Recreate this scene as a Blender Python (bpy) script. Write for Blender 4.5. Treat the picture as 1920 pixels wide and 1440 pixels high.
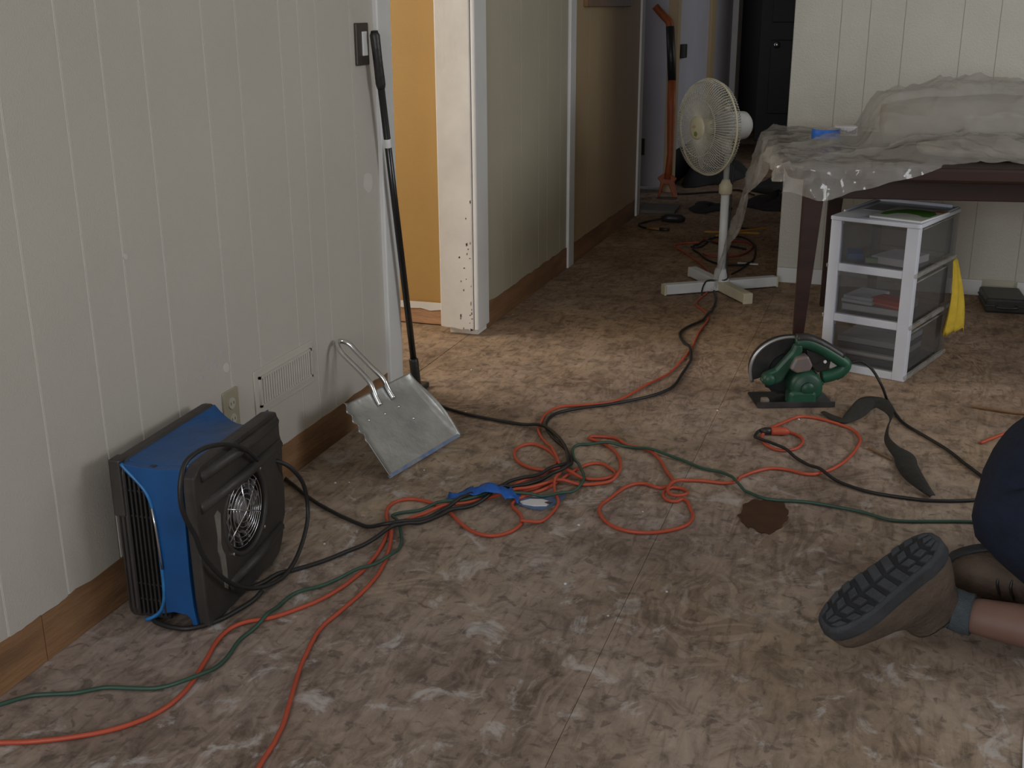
import bpy, math, random
import numpy as np
from mathutils import Vector, Matrix
from math import sin, cos, pi, radians as RAD

for o in list(bpy.data.objects):
    bpy.data.objects.remove(o)
SC = bpy.context.scene
COL = SC.collection
rnd = random.Random(7)

# ------------------------------------------------------------------ camera
cam = bpy.data.cameras.new('camera')
cam.sensor_width = 36.0
cam.lens = 2150.0 / 1920.0 * 36.0
cam.clip_start = 0.02
cam_o = bpy.data.objects.new('camera', cam)
COL.objects.link(cam_o)
cam_o.matrix_world = Matrix(((0.948667, -0.095331, 0.301567, 0.0),
                             (0.316249, 0.298238, -0.900578, 0.0),
                             (-0.004086, 0.949719, 0.313077, 1.2),
                             (0, 0, 0, 1)))
SC.camera = cam_o

# ------------------------------------------------------------------ world, lights, exposure
SC.view_settings.view_transform = 'Standard'
SC.view_settings.look = 'None'
SC.view_settings.gamma = 1.0
SC.view_settings.use_curve_mapping = False
SC.view_settings.exposure = 0.08
w = bpy.data.worlds.new('overcast')
SC.world = w
w.use_nodes = True
w.node_tree.nodes['Background'].inputs[0].default_value = (0.72, 0.84, 1.0, 1)
w.node_tree.nodes['Background'].inputs[1].default_value = 0.35


def area(name, loc, target, sx, sy, power, col):
    l = bpy.data.lights.new(name, 'AREA')
    l.shape = 'RECTANGLE'
    l.size, l.size_y = sx, sy
    l.energy = power
    l.color = col
    o = bpy.data.objects.new(name, l)
    o.location = loc
    o.rotation_euler = (Vector(target) - Vector(loc)).to_track_quat('-Z', 'Y').to_euler()
    COL.objects.link(o)
    return o


# daylight through the three windows of the house, then two added hallway lamps
area('window_daylight_rear', (-0.35, -2.46, 1.45), (-0.35, 0, 1.45), 1.5, 1.2, 56, (0.97, 0.97, 1.0))
area('window_daylight_right', (2.66, 2.95, 1.5), (0, 2.95, 1.2), 1.3, 1.1, 29, (0.96, 0.98, 1.0))
area('window_daylight_bedroom', (-3.28, 2.95, 1.55), (-1.4, 3.3, 0.2), 1.2, 1.3, 38, (1.0, 0.91, 0.78))
area('recess_fill_lamp', (-2.58, 7.25, 1.5), (-1.5, 7.3, 0.9), 0.7, 1.0, 1.3, (0.9, 0.93, 1.0))  # added lamp with no window behind it, brightens the far recess
area('hall_fill_lamp', (0.75, 8.6, 1.5), (-1.4, 8.6, 0.7), 1.1, 1.2, 4.5, (1.0, 0.95, 0.9))  # added unseen lamp that brightens the lavender door and hallway floor

# ------------------------------------------------------------------ materials
MATS = {}


def mat(name, col, rough=0.6, metal=0.0, var=0.0, vscale=20.0, bump=0.0, bscale=60.0, spec=0.5, stretch=(1, 1, 1), col2=None, alpha=None):
    """Principled material with optional noise colour variation and fine relief."""
    if name in MATS:
        return MATS[name]
    m = bpy.data.materials.new(name)
    m.use_nodes = True
    nt = m.node_tree
    n, L = nt.nodes, nt.links
    p = n['Principled BSDF']
    p.inputs['Base Color'].default_value = (*col, 1)
    p.inputs['Roughness'].default_value = rough
    p.inputs['Metallic'].default_value = metal
    p.inputs['Specular IOR Level'].default_value = spec
    tc = n.new('ShaderNodeTexCoord')
    mp = n.new('ShaderNodeMapping')
    mp.inputs['Scale'].default_value = stretch
    L.new(tc.outputs['Object'], mp.inputs['Vector'])
    if var > 0:
        t = n.new('ShaderNodeTexNoise')
        t.inputs['Scale'].default_value = vscale
        t.inputs['Detail'].default_value = 5
        L.new(mp.outputs[0], t.inputs['Vector'])
        r = n.new('ShaderNodeValToRGB')
        c2 = col2 or tuple(c * (1 - var) for c in col)
        r.color_ramp.elements[0].position = 0.3
        r.color_ramp.elements[1].position = 0.7
        r.color_ramp.elements[0].color = (*c2, 1)
        r.color_ramp.elements[1].color = (*[min(1, c * (1 + var * .4)) for c in col], 1)
        L.new(t.outputs['Fac'], r.inputs[0])
        L.new(r.outputs[0], p.inputs['Base Color'])
    if bump > 0:
        t = n.new('ShaderNodeTexNoise')
        t.inputs['Scale'].default_value = bscale
        t.inputs['Detail'].default_value = 4
        L.new(mp.outputs[0], t.inputs['Vector'])
        b = n.new('ShaderNodeBump')
        b.inputs['Strength'].default_value = bump
        b.inputs['Distance'].default_value = 0.01
        L.new(t.outputs['Fac'], b.inputs['Height'])
        L.new(b.outputs[0], p.inputs['Normal'])
    if alpha is not None:
        p.inputs['Alpha'].default_value = alpha
    MATS[name] = m
    return m


def clear_plastic(name, col, trans, rough=0.15, bump=0.0, bscale=14.0):
    """Thin film: transparent mixed with a glossy, faintly milky skin."""
    m = bpy.data.materials.new(name)
    m.use_nodes = True
    n, L = m.node_tree.nodes, m.node_tree.links
    p = n['Principled BSDF']
    p.inputs['Base Color'].default_value = (*col, 1)
    p.inputs['Roughness'].default_value = rough
    p.inputs['Specular IOR Level'].default_value = 1.0
    t = n.new('ShaderNodeBsdfTransparent')
    t.inputs[0].default_value = (0.97, 0.97, 0.97, 1)
    mx = n.new('ShaderNodeMixShader')
    mx.inputs[0].default_value = 1 - trans
    L.new(t.outputs[0], mx.inputs[1])
    L.new(p.outputs[0], mx.inputs[2])
    L.new(mx.outputs[0], n['Material Output'].inputs[0])
    if bump:
        tc = n.new('ShaderNodeTexCoord')
        # crease network: warped cells, lit along their edges
        wv = n.new('ShaderNodeTexNoise')
        wv.inputs['Scale'].default_value = 4.0
        wv.inputs['Detail'].default_value = 2
        L.new(tc.outputs['Object'], wv.inputs['Vector'])
        ad = n.new('ShaderNodeVectorMath')
        ad.operation = 'MULTIPLY_ADD'
        ad.inputs[1].default_value = (0.35, 0.35, 0.35)
        L.new(wv.outputs['Color'], ad.inputs[0])
        L.new(tc.outputs['Object'], ad.inputs[2])
        v = n.new('ShaderNodeTexVoronoi')
        v.feature = 'F1'
        v.inputs['Scale'].default_value = bscale
        L.new(ad.outputs[0], v.inputs['Vector'])
        b = n.new('ShaderNodeBump')
        b.inputs['Strength'].default_value = bump
        b.inputs['Distance'].default_value = 0.03
        L.new(v.outputs['Distance'], b.inputs['Height'])
        L.new(b.outputs[0], p.inputs['Normal'])
    return m


def plywood_material():
    m = bpy.data.materials.new('worn_plywood')
    m.use_nodes = True
    n, L = m.node_tree.nodes, m.node_tree.links
    p = n['Principled BSDF']
    p.inputs['Roughness'].default_value = 0.75
    p.inputs['Specular IOR Level'].default_value = 0.25
    geo = n.new('ShaderNodeNewGeometry')
    inf = n.new('ShaderNodeObjectInfo')
    add = n.new('ShaderNodeVectorMath')
    add.operation = 'MULTIPLY_ADD'
    add.inputs[1].default_value = (1, 1, 1)
    comb = n.new('ShaderNodeCombineXYZ')
    mul = n.new('ShaderNodeMath')
    mul.operation = 'MULTIPLY'
    mul.inputs[1].default_value = 13.0
    L.new(inf.outputs['Random'], mul.inputs[0])
    L.new(mul.outputs[0], comb.inputs[0])
    L.new(mul.outputs[0], comb.inputs[1])
    L.new(geo.outputs['Position'], add.inputs[0])
    L.new(comb.outputs[0], add.inputs[2])

    def noise(scale, detail, src, st=(1, 1, 1), dist=0.0, rough=0.55):
        mp = n.new('ShaderNodeMapping')
        mp.inputs['Scale'].default_value = st
        mp.inputs['Rotation'].default_value = (0, 0, RAD(-14) if st != (1, 1, 1) else 0)
        L.new(src, mp.inputs['Vector'])
        t = n.new('ShaderNodeTexNoise')
        t.inputs['Scale'].default_value = scale
        t.inputs['Detail'].default_value = detail
        t.inputs['Distortion'].default_value = dist
        t.inputs['Roughness'].default_value = rough
        L.new(mp.outputs[0], t.inputs['Vector'])
        return t.outputs['Fac']

    def ramp(src, stops):
        r = n.new('ShaderNodeValToRGB')
        while len(r.color_ramp.elements) < len(stops):
            r.color_ramp.elements.new(0.5)
        for e, (pos, c) in zip(r.color_ramp.elements, stops):
            e.position = pos
            e.color = (*c, 1) if len(c) == 3 else c
        L.new(src, r.inputs[0])
        return r.outputs[0]

    def mix(fac, a, b, mode='MIX'):
        x = n.new('ShaderNodeMix')
        x.data_type = 'RGBA'
        x.blend_type = mode
        for s, v in ((0, fac), (6, a), (7, b)):
            if isinstance(v, (int, float)):
                x.inputs[s].default_value = v
            elif isinstance(v, tuple):
                x.inputs[s].default_value = (*v, 1)
            else:
                L.new(v, x.inputs[s])
        return x.outputs[2]
    pos, loc = geo.outputs['Position'], add.outputs[0]
    base = ramp(noise(3.0, 8, pos, rough=0.65), [(0.30, (0.215, 0.172, 0.137)), (0.5, (0.345, 0.286, 0.236)), (0.70, (0.425, 0.366, 0.31))])
    tint = ramp(noise(0.9, 4, pos), [(0.4, (0.94, 0.90, 0.93)), (0.62, (1.05, 0.98, 0.86))])
    c = mix(1.0, base, tint, 'MULTIPLY')
    # mottling at the size of a thumb
    mo = ramp(noise(17, 6, pos, (1.0, 0.75, 1), 1.0, 0.68), [(0.36, (0.58, 0.56, 0.55)), (0.5, (1, 1, 1)), (0.66, (1.22, 1.20, 1.18))])
    c = mix(0.85, c, mo, 'MULTIPLY')
    # rotary-cut grain: contour lines of a stretched, distorted noise
    g0 = noise(2.6, 3, loc, (1.0, 0.42, 1), 1.2, 0.5)
    sn = n.new('ShaderNodeMath')
    sn.operation = 'MULTIPLY'
    sn.inputs[1].default_value = 150.0
    L.new(g0, sn.inputs[0])
    s2 = n.new('ShaderNodeMath')
    s2.operation = 'SINE'
    L.new(sn.outputs[0], s2.inputs[0])
    g = ramp(s2.outputs[0], [(0.0, (0.70, 0.66, 0.64)), (0.34, (1, 1, 1))])
    gm = ramp(noise(2.6, 4, loc), [(0.44, (0, 0, 0)), (0.66, (0.85, 0.85, 0.85))])
    c = mix(gm, c, mix(1.0, c, g, 'MULTIPLY'))
    # short dark dashes along the grain
    st = ramp(noise(62, 3, loc, (1.0, 0.17, 1), 0.5), [(0.32, (0.50, 0.47, 0.45)), (0.47, (1, 1, 1))])
    c = mix(0.55, c, st, 'MULTIPLY')
    # dark grime blotches
    d = ramp(noise(8.5, 7, pos, dist=1.2, rough=0.65), [(0.56, (0, 0, 0)), (0.70, (0.6, 0.6, 0.6))])
    c = mix(d, c, (0.12, 0.095, 0.08))
    # knots / spots
    d2 = ramp(noise(30, 4, pos, dist=0.6), [(0.585, (0, 0, 0)), (0.66, (0.6, 0.6, 0.6))])
    c = mix(d2, c, (0.10, 0.08, 0.068))
    # glue and paper residue, whitish
    wm = ramp(noise(1.4, 3, pos), [(0.36, (0, 0, 0)), (0.50, (1, 1, 1))])
    wp = ramp(noise(12, 7, pos, (1.0, 0.8, 1), 0.7, 0.66), [(0.56, (0, 0, 0)), (0.65, (0.64, 0.64, 0.64))])
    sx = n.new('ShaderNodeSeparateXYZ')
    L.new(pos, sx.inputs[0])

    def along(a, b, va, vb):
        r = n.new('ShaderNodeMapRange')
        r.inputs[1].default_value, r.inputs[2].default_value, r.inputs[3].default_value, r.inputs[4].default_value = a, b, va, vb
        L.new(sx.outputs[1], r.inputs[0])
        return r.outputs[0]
    # the residue belongs to the sheets of the front room, colour turns darker and browner towards the hallway
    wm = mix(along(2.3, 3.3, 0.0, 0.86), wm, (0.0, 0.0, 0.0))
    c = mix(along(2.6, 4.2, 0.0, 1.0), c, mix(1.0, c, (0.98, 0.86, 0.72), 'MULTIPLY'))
    c = mix(mix(1.0, wm, wp, 'MULTIPLY'), c, (0.58, 0.555, 0.545))
    L.new(c, p.inputs['Base Color'])
    b = n.new('ShaderNodeBump')
    b.inputs['Strength'].default_value = 0.35
    b.inputs['Distance'].default_value = 0.004
    L.new(noise(60, 4, loc, (1.0, 0.3, 1)), b.inputs['Height'])
    L.new(b.outputs[0], p.inputs['Normal'])
    return m


M_CREAM = mat('cream_panel_paint', (0.56, 0.53, 0.475), 0.55, var=0.05, vscale=2.5, bump=0.12, bscale=240)
M_GROOVE = mat('pale_groove_paint', (0.86, 0.85, 0.80), 0.6)
M_OLIVE = mat('olive_cream_panel_paint', (0.47, 0.44, 0.335), 0.55, var=0.07, vscale=2.5, bump=0.12, bscale=240)
M_TAN = mat('tan_panel_paint', (0.50, 0.375, 0.21), 0.55, var=0.08, vscale=2.0, bump=0.12, bscale=240)
M_BACK = mat('pale_panel_paint', (0.58, 0.57, 0.50), 0.42, var=0.10, vscale=3.0, bump=0.25, bscale=160)
M_GREY_GROOVE = mat('dull_groove_paint', (0.50, 0.48, 0.38), 0.7)
M_YELLOW = mat('ochre_wall_paint', (0.44, 0.27, 0.085), 0.6, var=0.05, vscale=3, bump=0.1, bscale=200)
M_WHITE = mat('white_trim_paint', (0.74, 0.745, 0.74), 0.45, var=0.06, vscale=6, bump=0.05)
M_JAMB = mat('chipped_jamb_paint', (0.72, 0.70, 0.66), 0.5, var=0.10, vscale=9, bump=0.1)
M_LAV = mat('lavender_white_paint', (0.50, 0.49, 0.54), 0.55, var=0.08, vscale=3)
M_RAW = mat('raw_brown_wood', (0.29, 0.155, 0.072), 0.7, var=0.45, vscale=7, bump=0.3, bscale=40, stretch=(1, 0.35, 2.5))
M_RAWLIGHT = mat('raw_pine_wood', (0.52, 0.30, 0.17), 0.7, var=0.35, vscale=12, bump=0.3, stretch=(0.5, 1, 2))
M_CEIL = mat('ceiling_paint', (0.72, 0.71, 0.68), 0.8, var=0.05)
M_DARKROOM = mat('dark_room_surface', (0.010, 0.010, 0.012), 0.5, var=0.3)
M_BROWNDARK = mat('dark_brown_plastic', (0.05, 0.04, 0.033), 0.4)
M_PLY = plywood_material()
M_BLACK = mat('black_plastic', (0.016, 0.016, 0.017), 0.42, var=0.5, vscale=9, bump=0.15, col2=(0.03, 0.027, 0.025))
M_DUSTBLACK = mat('dusty_black_plastic', (0.02, 0.018, 0.018), 0.5, var=0.6, vscale=6, bump=0.25, bscale=30, col2=(0.052, 0.046, 0.042))
M_BLUE = mat('blue_plastic', (0.009, 0.085, 0.27), 0.42, var=0.3, vscale=7, bump=0.1)
M_CHROME = mat('chrome_wire', (0.75, 0.76, 0.78), 0.18, 1.0)
M_IMPELLER = mat('pale_grey_impeller', (0.33, 0.32, 0.35), 0.4, var=0.3)
M_GALV = mat('galvanised_steel', (0.44, 0.44, 0.42), 0.42, 0.75, var=0.22, vscale=14, bump=0.12, bscale=50)
M_SHINY = mat('bright_steel', (0.75, 0.76, 0.77), 0.2, 1.0)
M_CORDK = mat('black_cord_rubber', (0.016, 0.016, 0.016), 0.5)
M_CORDO = mat('orange_cord_vinyl', (0.50, 0.085, 0.04), 0.5, var=0.12, vscale=15)
M_CORDG = mat('green_cord_vinyl', (0.035, 0.09, 0.062), 0.5, var=0.2, vscale=15)
M_CORDR = mat('red_cord_vinyl', (0.30, 0.03, 0.03), 0.5)
M_TAPE = mat('blue_masking_tape', (0.012, 0.12, 0.50), 0.6, var=0.25, vscale=30, bump=0.3)
M_FANW = mat('fan_white_plastic', (0.70, 0.72, 0.72), 0.4, var=0.06)
M_FANC = mat('fan_cream_plastic', (0.62, 0.585, 0.42), 0.45, var=0.1)
M_WIRE = mat('cream_coated_wire', (0.60, 0.585, 0.50), 0.4)
M_CARTW = mat('white_plastic_frame', (0.60, 0.63, 0.70), 0.4, var=0.04)
M_TABLE = mat('mahogany_stain', (0.032, 0.011, 0.008), 0.45, var=0.4, vscale=9, stretch=(0.4, 3, 3))
M_SAWG = mat('green_tool_plastic', (0.011, 0.085, 0.045), 0.45, var=0.3, vscale=16, col2=(0.02, 0.06, 0.04))
M_STEELD = mat('dark_tool_steel', (0.10, 0.10, 0.105), 0.38, 0.8, var=0.5, vscale=14)
M_STRAP = mat('dark_olive_webbing', (0.030, 0.028, 0.024), 0.85, var=0.3, vscale=40, bump=0.4, bscale=200)
M_STAIN = mat('brown_stain', (0.075, 0.030, 0.012), 0.5, var=0.35, vscale=25)
M_NAVY = mat('navy_cotton', (0.009, 0.016, 0.040), 0.9, var=0.25, vscale=20, bump=0.4, bscale=60)
M_SHIRT = mat('charcoal_cotton', (0.02, 0.021, 0.024), 0.9, var=0.2, bump=0.3)
M_SKIN = mat('skin', (0.20, 0.115, 0.09), 0.55, var=0.12, vscale=14)
M_SUEDE = mat('dusty_brown_suede', (0.115, 0.082, 0.063), 0.9, var=0.35, vscale=16, bump=0.5, bscale=80)
M_RUBBER = mat('grey_boot_rubber', (0.045, 0.05, 0.058), 0.75, var=0.35, vscale=18, bump=0.3)
M_RUBBERD = mat('dark_boot_rubber', (0.018, 0.02, 0.024), 0.8, var=0.3)
M_SOCK = mat('grey_blue_knit', (0.075, 0.095, 0.11), 0.95, var=0.2, vscale=60, bump=0.6, bscale=300)
M_HAIR = mat('dark_brown_hair', (0.03, 0.02, 0.014), 0.6)
M_ORANGE = mat('orange_tool_paint', (0.42, 0.10, 0.025), 0.5, var=0.25)
M_PAPER = mat('white_paper', (0.68, 0.68, 0.70), 0.8, var=0.05)
M_SMOKE = clear_plastic('smoky_drawer_plastic', (0.13, 0.13, 0.135), 0.70, 0.25)
M_FILM = clear_plastic('clear_dust_sheet', (0.48, 0.46, 0.43), 0.58, 0.07, 0.6, 9)
M_FANFILM = clear_plastic('clear_fan_blade', (0.50, 0.51, 0.51), 0.66, 0.3)
M_BUNDLE = mat('beige_bundle_cloth', (0.27, 0.245, 0.205), 0.9, var=0.3, vscale=5, bump=0.6, bscale=12)

# ------------------------------------------------------------------ mesh helpers


class MB:
    """Collects simple shapes; build() links them as one mesh object."""

    def __init__(s):
        s.v, s.f = [], []

    def add(s, vs, fs):
        k = len(s.v)
        s.v += [tuple(v) for v in vs]
        s.f += [tuple(i + k for i in f) for f in fs]
        return s

    def box(s, a, b, mtx=None):
        (x0, y0, z0), (x1, y1, z1) = a, b
        vs = [(x0, y0, z0), (x1, y0, z0), (x1, y1, z0), (x0, y1, z0), (x0, y0, z1), (x1, y0, z1), (x1, y1, z1), (x0, y1, z1)]
        if mtx:
            vs = [tuple(mtx @ Vector(v)) for v in vs]
        return s.add(vs, [(0, 3, 2, 1), (4, 5, 6, 7), (0, 1, 5, 4), (1, 2, 6, 5), (2, 3, 7, 6), (3, 0, 4, 7)])

    def frust(s, c0, h0, c1, h1):
        """tapered bar between two axis-aligned rectangles (half sizes) at different heights"""
        vs = [(c0[0] + a * h0[0], c0[1] + b * h0[1], c0[2]) for a, b in ((-1, -1), (1, -1), (1, 1), (-1, 1))]
        vs += [(c1[0] + a * h1[0], c1[1] + b * h1[1], c1[2]) for a, b in ((-1, -1), (1, -1), (1, 1), (-1, 1))]
        return s.add(vs, [(0, 3, 2, 1), (4, 5, 6, 7), (0, 1, 5, 4), (1, 2, 6, 5), (2, 3, 7, 6), (3, 0, 4, 7)])

    def prism(s, poly, frame, d0, d1):
        """poly in (u,v); frame = (origin, U, V, N); extruded d0..d1 along N"""
        o, U, V, N = [Vector(q) for q in frame]
        n = len(poly)
        vs = [o + U * u + V * v + N * d0 for u, v in poly] + [o + U * u + V * v + N * d1 for u, v in poly]
        fs = [tuple(range(n))[::-1], tuple(range(n, 2 * n))] + [(i, (i + 1) % n, n + (i + 1) % n, n + i) for i in range(n)]
        return s.add(vs, fs)

    def tube(s, path, r, seg=8, closed=False, caps=True):
        P = [Vector(p) for p in path]
        n = len(P)
        rr = r if isinstance(r, (list, tuple)) else [r] * n
        vs, fs = [], []
        t0 = None
        nv = None
        for i in range(n):
            if closed:
                t = P[(i + 1) % n] - P[i - 1]
            else:
                t = P[min(i + 1, n - 1)] - P[max(i - 1, 0)]
            t.normalize()
            if nv is None:
                nv = t.orthogonal().normalized()
            else:
                nv = (nv - t * nv.dot(t))
                if nv.length < 1e-6:
                    nv = t.orthogonal()
                nv.normalize()
            b = t.cross(nv)
            for k in range(seg):
                a = 2 * pi * k / seg
                vs.append(P[i] + (nv * cos(a) + b * sin(a)) * rr[i])
        m = n if closed else n - 1
        for i in range(m):
            j = (i + 1) % n
            for k in range(seg):
                k2 = (k + 1) % seg
                fs.append((i * seg + k, i * seg + k2, j * seg + k2, j * seg + k))
        if caps and not closed:
            fs.append(tuple(range(seg))[::-1])
            fs.append(tuple((n - 1) * seg + k for k in range(seg)))
        return s.add(vs, fs)

    def lathe(s, prof, frame=((0, 0, 0), (1, 0, 0), (0, 1, 0), (0, 0, 1)), seg=32, cap=True):
        """prof = [(r, h)...] spun about frame N"""
        o, U, V, N = [Vector(q) for q in frame]
        n = len(prof)
        vs = []
        for r, h in prof:
            for k in range(seg):
                a = 2 * pi * k / seg
                vs.append(o + (U * cos(a) + V * sin(a)) * r + N * h)
        fs = [(i * seg + k, i * seg + (k + 1) % seg, (i + 1) * seg + (k + 1) % seg, (i + 1) * seg + k) for i in range(n - 1) for k in range(seg)]
        if cap:
            fs += [tuple(range(seg))[::-1], tuple((n - 1) * seg + k for k in range(seg))]
        return s.add(vs, fs)

    def grid(s, rows):
        n, m = len(rows), len(rows[0])
        return s.add([p for r in rows for p in r], [(i * m + j, i * m + j + 1, (i + 1) * m + j + 1, (i + 1) * m + j) for i in range(n - 1) for j in range(m - 1)])

    def loft(s, rings, cap=True):
        m = len(rings[0])
        fs = [(i * m + k, i * m + (k + 1) % m, (i + 1) * m + (k + 1) % m, (i + 1) * m + k) for i in range(len(rings) - 1) for k in range(m)]
        if cap:
            fs += [tuple(range(m))[::-1], tuple((len(rings) - 1) * m + k for k in range(m))]
        return s.add([p for r in rings for p in r], fs)

    def mesh(s, name, m, smooth=False):
        me = bpy.data.meshes.new(name)
        me.from_pydata(s.v, [], s.f)
        me.materials.append(m)
        if smooth:
            for p in me.polygons:
                p.use_smooth = True
        me.update()
        return me

    def build(s, name, m, parent=None, smooth=False, bevel=0.0, subsurf=0, solid=0.0):
        if parent is None and s.v:               # own origin at the middle of its base
            a = np.array(s.v)
            c = np.array([(a[:, 0].min() + a[:, 0].max()) / 2, (a[:, 1].min() + a[:, 1].max()) / 2, a[:, 2].min()])
            s.v = [tuple(q) for q in (a - c)]
        else:
            c = (0, 0, 0)
        o = bpy.data.objects.new(name, s.mesh(name, m, smooth))
        o.location = c
        COL.objects.link(o)
        if parent is not None:
            o.parent = parent
        if solid:
            q = o.modifiers.new('solid', 'SOLIDIFY')
            q.thickness = solid
        if bevel:
            q = o.modifiers.new('bevel', 'BEVEL')
            q.width = bevel
            q.segments = 2
            q.limit_method = 'ANGLE'
        if subsurf:
            q = o.modifiers.new('sub', 'SUBSURF')
            q.levels = q.render_levels = subsurf
        return o


def tag(o, label=None, cat=None, group=None, kind=None):
    for k, v in (('label', label), ('category', cat), ('group', group), ('kind', kind)):
        if v:
            o[k] = v
    return o


def thing(name, label, cat, loc=(0, 0, 0), rz=0.0, group=None):
    o = bpy.data.objects.new(name, None)
    o.empty_display_size = 0.05
    o.location = loc
    o.rotation_euler = (0, 0, rz)
    COL.objects.link(o)
    return tag(o, label, cat, group)


def struct(name, mb, m, label=None, cat=None, **k):
    o = mb.build(name, m, **k)
    return tag(o, label, cat, kind='structure')


def sroot(name, label, cat, loc=(0, 0, 0)):
    o = thing(name, label, cat, loc)
    o['kind'] = 'structure'
    return o


def B(a, b, name, m, parent=None, bevel=0.0, mtx=None):
    return MB().box(a, b, mtx).build(name, m, parent, bevel=bevel)


def catmull(P, n=6):
    P = np.array(P, float)
    Q = np.vstack([2 * P[0] - P[1], P, 2 * P[-1] - P[-2]])
    out = []
    for i in range(1, len(Q) - 2):
        p0, p1, p2, p3 = Q[i - 1:i + 3]
        for t in np.linspace(0, 1, n, endpoint=False):
            out.append(.5 * ((2 * p1) + (-p0 + p2) * t + (2 * p0 - 5 * p1 + 4 * p2 - p3) * t * t + (-p0 + 3 * p1 - 3 * p2 + p3) * t ** 3))
    out.append(Q[-2])
    return [tuple(q) for q in out]


def rrect(x0, x1, y0, y1, r, n=4):
    out = []
    for cx, cy, a0 in ((x1 - r, y0 + r, -90), (x1 - r, y1 - r, 0), (x0 + r, y1 - r, 90), (x0 + r, y0 + r, 180)):
        for k in range(n + 1):
            a = RAD(a0 + 90 * k / n)
            out.append((cx + r * cos(a), cy + r * sin(a)))
    return out

# ================================================================== the setting
WX = -1.471          # face of the left wall
YB = 5.24            # face of the wall behind the table
HC = 2.44            # ceiling height

# ---- floor: subfloor of plywood sheets
fl = sroot('floor', 'bare worn plywood subfloor running from the room into the hallway', 'floor')
fl['kind'] = 'structure'
MB().box((-3.4, -2.6, -0.05), (2.8, 12.6, -0.0125)).build('joist_deck', M_RAW, fl)
g = 0.0006
xs = [(-3.4, -1.507), (-1.507, -0.461), (-0.461, 0.76), (0.76, 1.98), (1.98, 2.8)]
offs = [0.3, 1.975, 3.15, 0.75, 1.975]
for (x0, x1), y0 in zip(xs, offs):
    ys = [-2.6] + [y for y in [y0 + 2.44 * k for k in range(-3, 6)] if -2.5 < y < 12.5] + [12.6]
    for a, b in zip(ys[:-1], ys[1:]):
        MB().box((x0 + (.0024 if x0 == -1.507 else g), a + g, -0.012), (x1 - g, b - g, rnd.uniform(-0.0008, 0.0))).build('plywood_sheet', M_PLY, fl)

# ---- ceiling and outer shell
struct('ceiling', MB().box((-3.4, -2.6, HC), (2.8, 12.6, HC + 0.06)), M_CEIL, 'plain white ceiling over room and hallway', 'ceiling')


def panelled(name, label, backmat, plankmat, axis, plane, edges, z0, z1, depth=0.006, thick=0.10, side=1, gap=0.0022):
    """wall with single planks standing proud of its grooves. axis 'y': wall runs along y, face at x=plane, faces +x;
    axis 'x': wall runs along x, face at y=plane, faces -y"""
    r = sroot(name, label, 'wall')
    a, b = edges[0], edges[-1]
    if axis == 'y':
        MB().box((plane - thick, a, 0), (plane - depth, b, HC)).build('wall_backing', backmat, r)
        for p, q in zip(edges[:-1], edges[1:]):
            MB().box((plane - depth, p + gap, z0), (plane, q - gap, z1)).build('plank', plankmat, r, bevel=0.0015)
    else:
        MB().box((a, plane + depth, 0), (b, plane + thick, HC)).build('wall_backing', backmat, r)
        for p, q in zip(edges[:-1], edges[1:]):
            MB().box((p + gap, plane, z0), (q - gap, plane + depth, z1)).build('plank', plankmat, r, bevel=0.0015)
    return r


gl = [-2.4, -2.25, -2.12, -1.93, -1.81, -1.65, -1.5, -1.31, -1.17, -1.0, -0.84, -0.72, -0.53, -0.4, -0.2, -0.06, 0.1, 0.24, 0.42, 0.55, 0.74, 0.86, 1.02, 1.16, 1.31, 1.47,
      1.636, 1.80, 1.918, 2.053, 2.272, 2.411, 2.61, 2.706, 2.80, 2.999, 3.24]
wl = panelled('wall_left', 'cream painted groove-panelled wall beside the air mover', M_GROOVE, M_CREAM, 'y', WX, gl, 0.098, HC, depth=0.0016, gap=0.0021)
for (y, z, r) in ((2.253, 0.385, 0.012), (3.071, 0.709, 0.030), (1.449, 0.76, 0.009), (1.925, 0.72, 0.006)):
    pl = [(y + r * cos(a) * rnd.uniform(.9, 1.1), z + r * sin(a) * rnd.uniform(.9, 1.1)) for a in [2 * pi * k / 14 for k in range(14)]]
    MB().prism(pl, ((WX, 0, 0), (0, 1, 0), (0, 0, 1), (1, 0, 0)), 0.0, 0.0012).build('filler_patch', mat('filler', (.64, .615, .57), .7), wl)
for k in range(9):     # scuffs left of the vent
    y, z = 2.10 + k * 0.016 + rnd.uniform(-.01, .01), 0.40 + rnd.uniform(-.012, .03)
    MB().box((WX, y, z), (WX + 0.0008, y + 0.006, z + rnd.uniform(.004, .012))).build('scuff_mark', M_LAV, wl)

wp = panelled('wall_hall_left', 'olive cream groove-panelled wall between doorway and white batten', M_GROOVE, M_OLIVE, 'y', WX, [3.99, 4.28, 4.3935, 4.526, 4.768, 4.898, 5.10, 5.215], 0.098, HC, thick=0.116, depth=0.0014, gap=0.0014)
wt = panelled('wall_hall_left', 'tan panelled wall beyond the white batten', M_TAN, M_TAN, 'y', WX, [5.32, 5.6, 5.95, 6.3, 6.74], 0.098, HC, thick=0.116, depth=0.004, gap=0.0008)
wb = panelled('wall_back', 'pale groove-panelled wall behind the covered table', M_GREY_GROOVE, M_BACK, 'x', YB, [-0.48, -0.288, -0.172, -0.033, 0.194, 0.334, 0.52, 0.65, 0.86, 0.99, 1.16, 1.36, 1.5, 1.7, 1.86, 2.03, 2.2, 2.4, 2.6], 0.07, HC, gap=0.0014, depth=0.002)

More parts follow.
